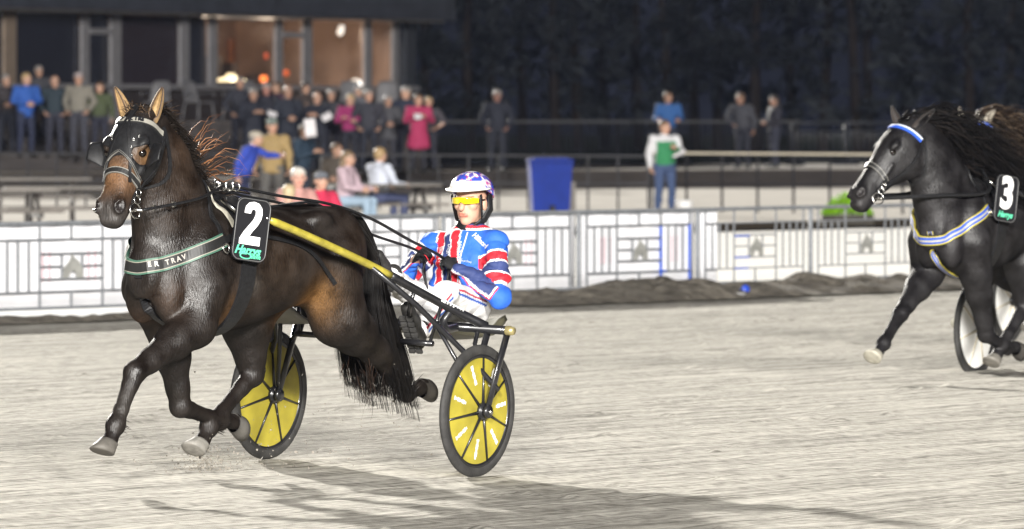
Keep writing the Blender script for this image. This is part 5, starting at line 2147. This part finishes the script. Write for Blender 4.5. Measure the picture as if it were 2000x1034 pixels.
# ------------------------------------------------------------ reins from bit to hands
for s in (-1, 1):
    q = 'L' if s > 0 else 'R'
    b0 = Vector(hp1(.530, s * .080, -.055)) + Vector((-.035, s * .01, 0))
    ha = Vector(JD['ha' + q]) + Vector(DO)
    d = Vector(JD['ha' + q]) - Vector(JD['el' + q])
    hd_ = ha + d.normalized() * .085
    pts = [b0, Vector((.40, s * .215, 1.475)), Vector((.12, s * .155, 1.525)), Vector((-.10, s * .075, 1.540)), Vector((-.50, s * .12, 1.485)), Vector((-.90, s * .15, 1.44)),
           Vector((-1.30, s * .14, 1.36)), hd_.lerp(Vector((-1.30, s * .14, 1.36)), .5), hd_, hd_ + Vector((-.03, 0, -.10)), hd_ + Vector((-.05, .02, -.24))]
    pts = [hf1w(*p) for p in pts]
    mb = MB()
    P = spline(pts, .04)
    mb.tube(P, .013, 6, flat=(0, 0, 1), flr=.6)
    o = mb.build('rein', LEATHER, None, True)
    tag(o, 'black rein running to the driver\'s %s' % ('left hand on the near side of the front horse' if s > 0 else 'right hand on the far side of the horse'), 'rein')
    mb = MB()
    for k in (2, 5):
        i = k
        e = (P[i + 1] - P[i]).normalized()
        mb.bar(P[i] - e * .004, P[i] + e * .012, .014, .028)
    mb.build('buckle', STEEL, o)
# ------------------------------------------------------------ spectators
def stand(H=1.75, arms='down', lean=0.0, turn=0.0):
    S = H / 1.75
    J = dict(pelvis=(0, 0, .93), chest=(.01, 0, 1.20), neck=(.0, 0, 1.46), head=(.02, 0, 1.615), shL=(0, .19, 1.405), shR=(0, -.19, 1.405),
             hipL=(0, .095, .90), hipR=(0, -.095, .90), knL=(.03, .11, .50), knR=(.02, -.10, .50), anL=(0, .12, .09), anR=(-.02, -.12, .09), toeL=(.17, .15, .06), toeR=(.15, -.15, .06))
    for q, s in (('L', 1), ('R', -1)):
        a = arms[q] if isinstance(arms, dict) else arms
        e, h = {'down': ((-.03, .255 * s, 1.13), (.05, .265 * s, .89)), 'front': ((.03, .265 * s, 1.14), (.23, .07 * s, 1.09)), 'cross': ((.07, .26 * s, 1.16), (.21, -.03 * s, 1.19 + .03 * s)),
                'rail': ((.12, .26 * s, 1.14), (.36, .22 * s, 1.10)), 'pocket': ((-.07, .29 * s, 1.13), (.06, .21 * s, .95)), 'point': ((.22, .26 * s, 1.30), (.46, .20 * s, 1.30)),
                'read': ((.06, .26 * s, 1.15), (.27, .10 * s, 1.24)), 'hip': ((-.03, .36 * s, 1.16), (.06, .20 * s, 1.02))}[a]
        J['el' + q], J['ha' + q] = e, h
    J = {k: np.array(v, float) for k, v in J.items()}
    if lean:
        for k in J:
            if k[:2] in ('ch', 'ne', 'he', 'sh', 'el', 'ha'):
                dz = J[k][2] - .93
                J[k] = J[k] + np.array((math.sin(lean) * dz, 0, (math.cos(lean) - 1) * dz))
    return {k: v * S for k, v in J.items()}, S


def sit(H=1.75, arms='rail', lean=.12, seat=.46):
    S = H / 1.75
    J, _ = stand(1.75, arms, lean)
    dz = np.array((0, 0, .93 - seat - .09))
    for k in list(J):
        if k[:2] not in ('kn', 'an', 'to'):
            J[k] = J[k] - dz
    for q, s in (('L', 1), ('R', -1)):
        J['kn' + q] = np.array((.42, .12 * s, seat + .06))
        J['an' + q] = np.array((.40, .13 * s, .09))
        J['toe' + q] = np.array((.56, .15 * s, .06))
    return {k: v * S for k, v in J.items()}, S


SK2 = (.40, .24, .17)
GREYH, BLOND, BROWNH, DARKH, WHITEH = (.22, .21, .20), (.36, .26, .13), (.10, .06, .035), (.03, .022, .018), (.50, .48, .44)


def person(label, px, d, z, pose, face=0, group='spectators at the trotting track', **kw):
    """face: degrees turned from looking straight towards the camera side of the track"""
    J, S = pose
    T = thing('person', label, 'person', gp(px, d, z), math.radians(-90 + face), group)
    if d < 150 and 'res' not in kw:
        kw['res'] = .018
    for q in ('top', 'bot'):          # haze over the crowd painted into the clothes: darks lifted towards blue
        if q in kw:
            kw[q] = tuple(np.array(kw[q]) + np.array((.010, .011, .016)))
    kw.setdefault('hyaw', ((px * 7919) % 13 - 6) * .09)
    human(T, J, S, **kw)
    T.scale = (1.12, 1.12, 1)
    return T


# upper left, on the terrace steps
Z3, Z2, Z1 = 1.30, .95, .62
person('man with hair in the light and dark brown jacket, leftmost of the crowd', 12, 166.6, .95, stand(1.78, 'front'), 10, top=(.030, .024, .022), bot=(.015, .016, .022), hair=GREYH, skin=SK2)
person('fair haired man in bright blue jacket holding both hands before him', 50, 164.5, .95, stand(1.80, 'front', .05), 25, top=(.022, .085, .34), bot=(.018, .022, .045), hair=BLOND, coat=.3)
person('man partly hidden behind the bright blue jacket', 76, 167.0, 1.30, stand(1.62, 'down'), 10, top=(.035, .034, .036), bot=(.02, .02, .03), hair=GREYH, skin=SK2)
person('bald man in dark teal jacket between blue and cream jackets', 107, 164.8, .95, stand(1.74, 'pocket'), 5, top=(.018, .030, .036), bot=(.025, .025, .035), hairdo='bald', hair=GREYH)
person('man in cream jacket with a red and white cap and grey trousers', 154, 164.4, .95, stand(1.80, 'pocket'), -15, top=(.20, .185, .15), bot=(.045, .045, .055), hat=(.42, .36, .36), hair=GREYH)
person('person in olive green jacket behind the front horse\'s ear', 195, 164.6, .95, stand(1.60, 'down'), 0, top=(.060, .075, .030), bot=(.02, .02, .03), hair=BROWNH)
# middle, in front of the restaurant
person('man in black jacket holding a paper, left end of the middle group', 494, 161.0, Z1, stand(1.78, 'read'), 25, top=(.012, .013, .018), bot=(.014, .015, .02), hair=GREYH, skin=SK2)
person('person with red cheeks behind two men in black', 520, 162.6, .80, stand(1.72, 'down'), 15, top=(.014, .013, .018), bot=(.014, .015, .02), hair=GREYH, skin=(.40, .20, .16))
person('bald broad man in a black coat, tallest of the middle group', 562, 161.0, Z1, stand(1.84, 'front'), 20, top=(.013, .015, .021), bot=(.013, .014, .02), hairdo='bald', hair=GREYH, coat=.8, skin=SK2)
person('bald man in black reading a white paper', 622, 160.6, Z1, stand(1.70, 'read', .08), -20, top=(.010, .011, .016), bot=(.012, .013, .018), hairdo='bald', hair=GREYH)
person('grey haired person in dark jacket beside the bald reader', 647, 162.4, .70, stand(1.68, 'down'), 0, top=(.028, .027, .030), bot=(.02, .02, .028), hair=GREYH, skin=SK2)
person('fair haired woman in magenta top with her arms crossed', 684, 161.2, Z1, stand(1.66, 'cross'), -5, top=(.25, .020, .10), bot=(.012, .012, .016), hair=BLOND)
person('man in dark sweater with a pale print on the chest', 720, 161.0, Z1, stand(1.76, 'pocket'), 5, top=(.030, .030, .036), bot=(.012, .013, .018), hair=GREYH)
person('person in grey patterned coat right of the printed sweater', 758, 162.0, Z1, stand(1.64, 'front'), 10, top=(.055, .055, .058), bot=(.025, .025, .03), hair=GREYH, coat=.9, skin=SK2)
person('man in dark navy jacket behind the woman in the pink coat', 793, 162.8, Z1, stand(1.83, 'down'), -10, top=(.016, .020, .034), bot=(.014, .015, .022), hair=GREYH)
person('woman in long pink red coat holding a paper at the right end', 817, 160.4, Z1, stand(1.66, 'read'), 10, top=(.34, .025, .085), bot=(.015, .014, .016), hair=BROWNH, coat=2.4)
person('thin man in charcoal jacket, hands in pockets, left of the men in black', 468, 163.4, .95, stand(1.70, 'pocket'), 30, top=(.020, .020, .025), bot=(.02, .02, .028), hair=GREYH, skin=SK2)
person('woman in dark plum jacket behind the broad bald man', 540, 164.0, .95, stand(1.60, 'front'), -20, top=(.045, .018, .030), bot=(.015, .015, .02), hair=BROWNH, hairdo='long', skin=SK2)
person('man in dark brown jacket between the broad man and the bald reader', 596, 163.6, .95, stand(1.58, 'cross'), 35, top=(.040, .028, .020), bot=(.02, .02, .03), hair=DARKH, skin=SK2)
person('short person in pale grey sweater behind the magenta top', 702, 164.2, .95, stand(1.52, 'down'), -30, top=(.10, .10, .11), bot=(.02, .02, .03), hair=GREYH, skin=SK2)
person('person with pale bare arms right of the woman in pink', 838, 162.0, Z1, stand(1.60, 'hip'), -25, top=(.05, .045, .05), bot=(.02, .02, .026), hair=BLOND, sleeves=False)
# lower middle, on the paving
person('man in blue jacket and beige cap stretching one arm to the right', 472, 126, 0, stand(1.62, {'L': 'point', 'R': 'down'}, .35), 70, top=(.025, .055, .36), bot=(.018, .022, .06), hat=(.42, .38, .31), hair=GREYH)
person('man in yellow tan jacket with a pale cap', 532, 131, .03, stand(1.76, 'down'), -5, top=(.30, .21, .085), bot=(.10, .095, .085), hat=(.20, .24, .22), hair=DARKH, coat=.4)
person('dark haired person in dark teal jacket turned towards a paper', 588, 133, .03, stand(1.66, 'read', .1), 60, top=(.014, .030, .048), bot=(.016, .02, .03), hair=BROWNH, skin=SK2)
person('brown haired person in olive brown jacket sitting at the back', 655, 134, .03, sit(1.70, 'rail'), 20, top=(.055, .043, .028), bot=(.03, .03, .03), hair=BROWNH, skin=SK2)
person('long haired girl in pale pink jacket and light jeans sitting on the bench', 672, 118, .0, sit(1.62, 'rail', .08, .50), 70, top=(.48, .36, .40), bot=(.30, .40, .50), hair=(.19, .13, .075), hairdo='long', shoe=(.3, .3, .32))
person('fair haired child in white and pale blue hooded jacket at the table', 738, 121, .0, sit(1.64, 'rail', .05, .52), 130, top=(.55, .58, .66), bot=(.05, .06, .12), hair=(.34, .23, .11))
person('white haired man in front of the tan jacket', 572, 88, 0, sit(1.63, 'rail'), 40, top=(.42, .22, .19), bot=(.05, .05, .06), hair=WHITEH, skin=(.52, .30, .23))
person('blond child below the white haired man', 557, 86, 0, sit(1.40, 'rail'), 150, top=(.40, .27, .21), bot=(.05, .05, .08), hair=(.42, .33, .20))
person('boy in red hooded sweater with a grey cap', 619, 92, 0, sit(1.52, 'rail'), 35, top=(.44, .018, .055), bot=(.03, .035, .07), hat=(.14, .15, .17), hair=BROWNH)
o = MB()
o.box((0, 0, .42), (1.5, .34, .05), bev=.008)
for x in (-.6, .6):
    o.box((x, 0, .20), (.06, .30, .39))
o = o.build('bench', WOODT)
o.location = gp(590, 88.5, .02)
o.rotation_euler = (0, 0, .55)
tag(o, 'low wooden bench under the red sweater and the white haired man', 'bench')
# right half
person('man in black standing alone on the terrace against the dark sky', 971, 163, Z1, stand(1.76, 'pocket'), 0, top=(.010, .011, .016), bot=(.010, .011, .015), hair=GREYH, skin=(.24, .13, .10))
person('man in blue jacket leaning on the balustrade behind the green sweater', 1305, 172, Z1, stand(1.74, 'rail', .15), 0, top=(.022, .085, .25), bot=(.015, .018, .03), hair=BROWNH, skin=SK2)
person('man in green and white track jacket and jeans holding a paper', 1298, 138, 0, stand(1.76, {'L': 'read', 'R': 'down'}), 20, bot=(.040, .065, .14), hair=BROWNH, shoe=(.05, .05, .06),
       topcol=lambda V: np.where(((np.abs(V[:, 1]) < .165) & (V[:, 2] > .93) & (V[:, 2] < 1.36))[:, None], np.array((.035, .20, .085)), np.array((.58, .58, .60))))
person('man in dark grey jacket leaning sideways on the balustrade', 1452, 171, Z1, stand(1.72, {'L': 'down', 'R': 'hip'}, .18), -30, top=(.040, .040, .045), bot=(.012, .012, .016), hair=BROWNH, skin=(.30, .17, .12))
person('woman in dark clothes facing left by the barriers', 1513, 173, Z1, stand(1.66, 'front'), -70, top=(.020, .018, .022), bot=(.022, .023, .034), hair=DARKH, hairdo='long', skin=(.30, .17, .12))
person('person in a red cap and dark jacket behind the black horses', 1984, 92, 0, stand(1.66, 'down'), 10, top=(.018, .022, .040), bot=(.02, .02, .03), hat=(.55, .03, .04), hair=DARKH, skin=SK2)


def paper(label, px, py, d, w, h, rot, tilt):
    mb = MB()
    vs, fs = [], []
    for i in range(7):
        for j in range(5):
            vs.append(((i / 6 - .5) * w, .012 * math.sin(i / 6 * 3.1), (j / 4 - .5) * h))
    for i in range(6):
        for j in range(4):
            fs.append((i * 5 + j, i * 5 + 5 + j, i * 5 + 6 + j, i * 5 + 1 + j))
    o = mk('race_programme', vs, fs, mat('paper', (.62, .60, .62), .8, var=.12, scale=14), None, True)
    o.modifiers.new('thick', 'SOLIDIFY').thickness = .004
    o.location = at(px, py, d)
    o.rotation_euler = (tilt, rot, .2)
    return tag(o, label, 'paper', 'papers held by spectators')


paper('white paper held by the bald man in black', 638, 228, 160.2, .22, .16, -.5, -.4)
paper('white paper held by the man in black at the left end of the group', 532, 222, 160.5, .20, .14, .3, -.6)
paper('white sheet held up before the person in dark teal', 606, 250, 132.4, .20, .32, -.12, 0)
paper('white paper in the hands of the woman in the pink coat', 816, 227, 160.0, .16, .13, 0, -.5)
paper('folded paper held out by the man in the green track jacket', 1326, 300, 137.6, .26, .05, -.5, -.6)

# ------------------------------------------------------------ picnic tables
def picnic(label, px, d, yaw, L=1.9, z=0):
    T = thing('picnic_table', label, 'picnic table', gp(px, d, z), yaw, 'wooden picnic tables on the paving')
    mb = MB()
    for k in range(5):
        mb.box((0, -.30 + .15 * k, .74), (L, .135, .04), bev=.005)
    mb.build('table_top', WOODT, T)
    for s in (-1, 1):
        mb = MB()
        for k in range(2):
            mb.box((0, s * (.66 + .14 * k), .44), (L, .125, .04), bev=.005)
        mb.build('bench', WOODT, T)
    for x in (-L * .33, L * .33):
        mb = MB()
        for s in (-1, 1):
            mb.bar((x, s * .60, 0), (x, s * .20, .72), .09, .045, (1, 0, 0))
        mb.bar((x, -.80, .395), (x, .80, .395), .045, .09)
        mb.bar((x + .05, -.33, .69), (x + .05, .33, .69), .045, .07)
        mb.build('leg_frame', BROWN, T)
    return T


picnic('weathered picnic table behind the fence at the far left edge', -14, 112, .20)
picnic('long picnic table left of the front horse\'s head', 142, 116, .12, 2.1)
picnic('picnic table further back at the left, under the crowd', 70, 131, .10)
picnic('picnic table with a girl and a child, right of the red sweater', 752, 120.5, .25, 1.7)
picnic('picnic table behind the man in the blue jacket', 425, 132, .15)

# ------------------------------------------------------------ blue bin
T = thing('wheelie_bin', 'tall blue wheelie bin with a wide lid on the paving', 'bin', gp(1074, 139, 0), .08)
BINB = mat('bin_blue_plastic', (.007, .026, .215), .6, spec=.15, var=.12, scale=5)
mb = MB()
b0, b1 = (.335, .31), (.385, .36)
vs = [(sx * b[0], sy * b[1], zz) for b, zz in ((b0, .07), (b1, .97)) for sx, sy in ((-1, -1), (1, -1), (1, 1), (-1, 1))]
mb.add(vs, [(3, 2, 1, 0), (0, 1, 5, 4), (1, 2, 6, 5), (2, 3, 7, 6), (3, 0, 4, 7)])
mb.box((0, -.365, .93), (.80, .05, .07), bev=.01)
mb.bar((0, -.30, .12), (0, -.37, .90), .03, .02, (0, 1, 0))
mb.build('body', BINB, T)
mb = MB()
mb.box((0, -.01, 1.01), (.84, .80, .05), bev=.02)
mb.box((0, .0, 1.045), (.66, .62, .03), bev=.012)
mb.tube([(-.34, .42, 1.0), (.34, .42, 1.0)], .025, 8)
mb.build('lid', BINB, T)
for x in (-.24, .24):
    mb = MB()
    mb.lathe([(0, -.03), (.10, -.03), (.11, 0), (.10, .03), (0, .03)], (x, .26, .11), 18, 'X')
    mb.build('wheel', RUBBER, T, True)
mb = MB()
mb.lathe([(0, -.05), (.09, -.05), (.10, 0), (.09, .05), (0, .05)], (.02, -.31, .10), 18, 'X')
mb.build('castor', RUBBER, T, True)
mb = MB()
mb.box((.0, 0, .30), (.16, .16, .60), bev=.02)
o = mb.build('grey_post', mat('grey_concrete', (.30, .28, .25), .9, var=.15), None)
o.location = gp(1116, 141, 0)
tag(o, 'short grey post standing right behind the blue bin', 'post')
mb = MB()
mb.lathe([(0, 0), (.12, 0), (.15, .26), (.155, .30), (.14, .30), (.12, .05), (0, .05)], seg=24)
o = mb.build('white_bucket', BOARDW, None, True)
o.location = gp(1337, 137, 0)
tag(o, 'white bucket on the paving by the man in green', 'bucket')

# ------------------------------------------------------------ plastic chairs on the restaurant deck
CHW = mat('pale_plastic', (.12, .118, .125), .5, var=.1)


def chair(label, px, yaw, d=170.2):
    T = thing('garden_chair', label, 'chair', gp(px, d, 1.68), yaw, 'pale plastic chairs on the restaurant deck')
    mb = MB()
    vs, fs = [], []
    for i in range(9):
        for j in range(6):
            a, t = (i / 8 - .5) * 1.9, j / 5
            w = .27 - .05 * t * t
            vs.append((-.24 - .13 * t + .10 * (1 - math.cos(a)), w * math.sin(a) * 1.1, .44 + .48 * t - .05 * abs(math.sin(a)) ** 3 * t))
    for i in range(8):
        for j in range(5):
            fs.append((i * 6 + j, i * 6 + j + 1, i * 6 + 7 + j, i * 6 + 6 + j))
    o = mk('backrest', vs, fs, CHW, T, True)
    o.modifiers.new('thick', 'SOLIDIFY').thickness = .015
    mb.box((0, 0, .43), (.46, .46, .03), bev=.012)
    mb.build('seat', CHW, T)
    for s in (-1, 1):
        mb = MB()
        mb.tube(spline([(-.24, s * .27, .62), (-.05, s * .29, .66), (.18, s * .28, .65), (.22, s * .27, .58)], .05), .022, 8, flat=(0, 0, 1), flr=.6)
        mb.build('armrest', CHW, T, True)
        for x in (-.22, .21):
            mb = MB()
            mb.tube([(x, s * .22, .42), (x * 1.2, s * .27, 0)], .022, 8)
            mb.build('leg', CHW, T, True)


chair('pale plastic chair behind the front horse\'s ear', 305, -1.9)
chair('pale plastic chair turned sideways above the flying mane', 388, -.7)
chair('pale plastic chair left of the men in black', 466, -2.2)
chair('pale plastic chair behind the white spot lamp window', 690, -1.3)
chair('pale plastic chair between the printed sweater and the navy jacket', 755, -1.6)

# ------------------------------------------------------------ bright plant in a trough
T = thing('potted_plant', 'bright lime green plant in a dark trough behind the fence', 'plant', gp(1655, 124, 0))
mb = MB()
mb.box((0, 0, .11), (.86, .40, .22), bev=.02)
mb.build('trough', mat('dark_trough', (.035, .030, .022), .8, var=.3), T)
rg = random.Random(3)
vs, fs, cs = [], [], []
for i in range(1400):
    a = rg.uniform(0, 6.28)
    r = rg.random() ** .5
    c = Vector((r * .40 * math.cos(a), r * .20 * math.sin(a), .22 + .34 * (1 - r * r) * rg.random() ** .6 + rg.uniform(-.02, .03)))
    d = Vector((rg.uniform(-1, 1), rg.uniform(-1, 1), rg.uniform(.1, 1))).normalized()
    e = d.orthogonal().normalized()
    l, w = rg.uniform(.04, .09), rg.uniform(.012, .024)
    n = len(vs)
    vs += [c, c + d * l * .5 + e * w, c + d * l, c + d * l * .5 - e * w]
    fs.append((n, n + 1, n + 2, n + 3))
    g = rg.uniform(.6, 1.2)
    cs += [(.20 * g, .42 * g, .012)] * 4
mk('foliage', vs, fs, mat('lime_leaf', None, .5, attr=True, var=.2), T, False, np.array(cs))
# ------------------------------------------------------------ the two horses on the right
A2 = math.radians(28)
H2, L2 = Vector((-math.sin(A2), -math.cos(A2), 0)), Vector((math.cos(A2), -math.sin(A2), 0))
W2 = Vector((3.16, 52.73, .0))
YAW2 = math.atan2(H2.y, H2.x)
black = (.0125, .0115, .0125)
HAIR2 = (.008, .0075, .008)


def pose2(hy=0.0):
    face = np.array((.34, -.19 - hy, -.46))
    face /= np.linalg.norm(face)
    return dict(
        neck=[((.26, -.01, 1.15), .32), ((.36, -.03, 1.39), .285), ((.47, -.06, 1.58), .235), ((.58, -.10, 1.73), .175)],
        poll=(.665, -.125, 1.83), face=face, hyaw=math.radians(-32) - hy, nose=(.016, .015, .016), muz=(.035, .032, .033), hw=1.15,
        ears=((.66, -.26, 1.96), (.54, .01, 1.935)), earfwd=(.3, .9, .1), hs=1.14,
        LF=[(.20, .165, .80), (.0, .15, .37), (-.36, .15, .27), (-.58, .15, .27), (-.15, 0, -1)],
        RF=[(.28, -.165, .80), (.74, -.16, .525), (1.03, -.15, .335), (1.20, -.15, .215), (1, 0, -.25)],
        LH=[(-.62, .17, .86), (-.65, .15, .545), (-.26, .15, .285), (-.13, .14, .155), (1, 0, -.2)],
        RH=[(-.97, -.18, .86), (-1.47, -.15, .575), (-1.79, -.14, .50), (-1.73, -.14, .365), (-.3, 0, -1)])


def long_mane(T, bv, hp, n, seed, pal, blow=1.0):
    rng = random.Random(seed)
    st, cs = [], []
    cr = spline([(.0, 0, 1.60), (.14, -.02, 1.66), (.28, -.05, 1.74), (.42, -.08, 1.82), (.56, -.11, 1.86), (.66, -.12, 1.86)], .01)
    for i in range(n):
        k = rng.random()
        p = Vector(cr[int(k * (len(cr) - 1))])
        p = bv.find_nearest(p)[0] + Vector((0, rng.uniform(-.03, .05), -.015))
        l = rng.uniform(.36, .80) * (.75 + .35 * (1 - k))
        lift = rng.uniform(-.45, .22) * blow
        d = Vector((-1.0, .55 + rng.uniform(-.25, .3), lift + .25)).normalized()
        g = rng.uniform(.35, .8)
        wv = rng.uniform(-.05, .05)
        pts = [p + d * l * s + Vector((0, .03 * math.sin(s * 6 + i), wv * math.sin(s * 5) * l * 2 - g * s * s * l * .75)) for s in (0, .17, .34, .5, .67, .84, 1)]
        st.append((pts, .0055))
        cs.append(rng.choice(pal))
    for i in range(120):
        p = Vector(hp(rng.uniform(-.03, .04), rng.uniform(-.05, .05), rng.uniform(-.02, .05)))
        l = rng.uniform(.06, .16)
        d = Vector((-.7, rng.uniform(-.1, .6), rng.uniform(-.1, .7))).normalized()
        st.append(([p, p + d * l * .5, p + d * l + Vector((0, 0, -.25 * l))], .004))
        cs.append(rng.choice(pal))
    hair(st, 'mane', HMC, T, cols=cs)
    st, cs = [], []
    for i in range(420):
        a, b = rng.uniform(-1, 1), rng.uniform(-1, 1)
        p = Vector((-1.20, .035 * a, 1.36 + .03 * b))
        path = [p, p + Vector((-.12, .05 * a, -.02)), p + Vector((-.24, .08 * a, -.20)), p + Vector((-.34 + .06 * b, .13 * a, -.48)), p + Vector((-.44 + .10 * b, .15 * a, -.85))]
        st.append((spline(path, .09), .007))
        cs.append(rng.choice(pal))
    hair(st, 'tail', HMC, T, cols=cs)


horse2, bv2, hm2, hp2, hf2 = build_horse(
    'black_horse', 'black horse with long flying mane and blue and yellow breast collar, number 3', W2, YAW2, pose2(), black,
    [((.5, .1, 1.1), .3, (.018, .016, .018), .7), ((.0, .25, 1.1), .3, (.022, .020, .021), .7)],
    [(.05, .045, .04), (.36, .34, .28), (.16, .15, .13), (.05, .045, .04)], HAIR2, earc=((.045, .036, .032), (.012, .011, .011)))
harness(horse2, bv2, hm2, hp2, hf2, hood=False, blue=True, num='3')
long_mane(horse2, bv2, hp2, 2200, 5, [(.004, .0038, .004), (.004, .0038, .004), (.006, .0055, .006), (.014, .011, .010)])
W3 = Vector((3.99, 60.96, 0))
horse3, bv3, hm3, hp3, hf3 = build_horse(
    'dark_horse', 'dark horse with a pale brow mostly hidden behind the black horse', W3, YAW2 + .22, pose2(-.35), (.016, .014, .013),
    [((.74, -.09, 1.74), .13, (.36, .33, .28), .95)],
    [(.05, .045, .04), (.52, .50, .42), (.2, .19, .17), (.05, .045, .04)], HAIR2, earc=((.34, .31, .25), (.12, .10, .08)))
harness(horse3, bv3, hm3, hp3, hf3, hood=False, blue=True, num='6')
long_mane(horse3, bv3, hp3, 1300, 8, [(.010, .008, .007), (.016, .011, .009), (.03, .02, .014), (.09, .065, .045)], 1.5)

sulky2 = build_sulky('black sulky with white disc wheels behind the black horse', W2 + H2 * -1.62 + Vector((0, 0, .012)), YAW2, 0, DISCW, BLACKP)


def clone(o, parent=None):
    c = o.copy()
    COL.objects.link(c)
    c.parent = parent
    for ch in list(o.children):
        clone(ch, c)
    return c


for s, q in ((1, 'near'), (-1, 'far')):
    b0 = Vector(hp2(.530, s * .080, -.055))
    pts = [b0, b0.lerp(Vector((.22, s * .27, 1.36)), .5) + Vector((0, s * .05, 0)), Vector((.22, s * .27, 1.37)), Vector((-.08, s * .09, 1.545)), Vector((-.6, s * .12, 1.48)), Vector((-1.2, s * .14, 1.40)), Vector((-2.2, s * .1, 1.10))]
    mb = MB()
    mb.tube([W2 + H2 * p.x + L2 * p.y + Vector((0, 0, p.z)) for p in spline(pts, .05)], .014, 6)
    tag(mb.build('rein', LEATHER, None, True), 'dark rein along the %s side of the black horse\'s neck' % q, 'rein')
sulky3 = clone(sulky2)
sulky3['label'] = 'rearmost sulky with white disc wheels, behind the dark horse'
sulky3.location = W3 + H2 * -1.50 + Vector((0, 0, .012))

# ------------------------------------------------------------ dirt thrown up by the hooves
rg = random.Random(9)
mb = MB()
for i in range(1000):
    k = rg.random()
    if k < .55:
        p = Vector((-.10 - abs(rg.gauss(0, .16)), -.14 + rg.gauss(0, .07), .06 + abs(rg.gauss(0, .07))))
    elif k < .8:
        p = Vector((-.55 + rg.gauss(0, .35), -.3 + rg.gauss(0, .2), .03 + abs(rg.gauss(0, .06))))
    else:
        p = Vector((-1.0 + rg.gauss(0, .5), rg.gauss(0, .4), .08 + abs(rg.gauss(0, .18))))
    r = rg.uniform(.0025, .0085) * (1.5 if rg.random() < .1 else 1)
    vs = [p + Vector((rg.uniform(-1, 1), rg.uniform(-1, 1), rg.uniform(-1, 1))).normalized() * r for _ in range(4)]
    mb.add(vs, [(0, 1, 2), (0, 2, 3), (0, 3, 1), (1, 3, 2)])
mb.v = [hf1w(*v) for v in mb.v]
tag(mb.build('flying_dirt', mat('sand_grain', (.22, .20, .17), .9, var=.4, scale=50)), 'loose dirt thrown up round the front horse\'s hind hoof', 'dirt', None, 'stuff')

# ------------------------------------------------------------ thin night air over the track
mb = MB()
mb.box((-65, 190, 5.0), (610, 630, 12.1))
hz_ = mb.build('haze', None)
tag(hz_, kind='stuff')
hm_ = bpy.data.materials.new('night_air')
hm_.use_nodes = True
nt = hm_.node_tree
nt.nodes.remove(nt.nodes['Principled BSDF'])
pv = nt.nodes.new('ShaderNodeVolumePrincipled')
pv.inputs['Color'].default_value = (.55, .66, 1.0, 1)
pv.inputs['Density'].default_value = 0.00005
pv.inputs['Anisotropy'].default_value = 0.0
nt.links.new(pv.outputs[0], nt.nodes['Material Output'].inputs['Volume'])
hz_.data.materials.append(hm_)
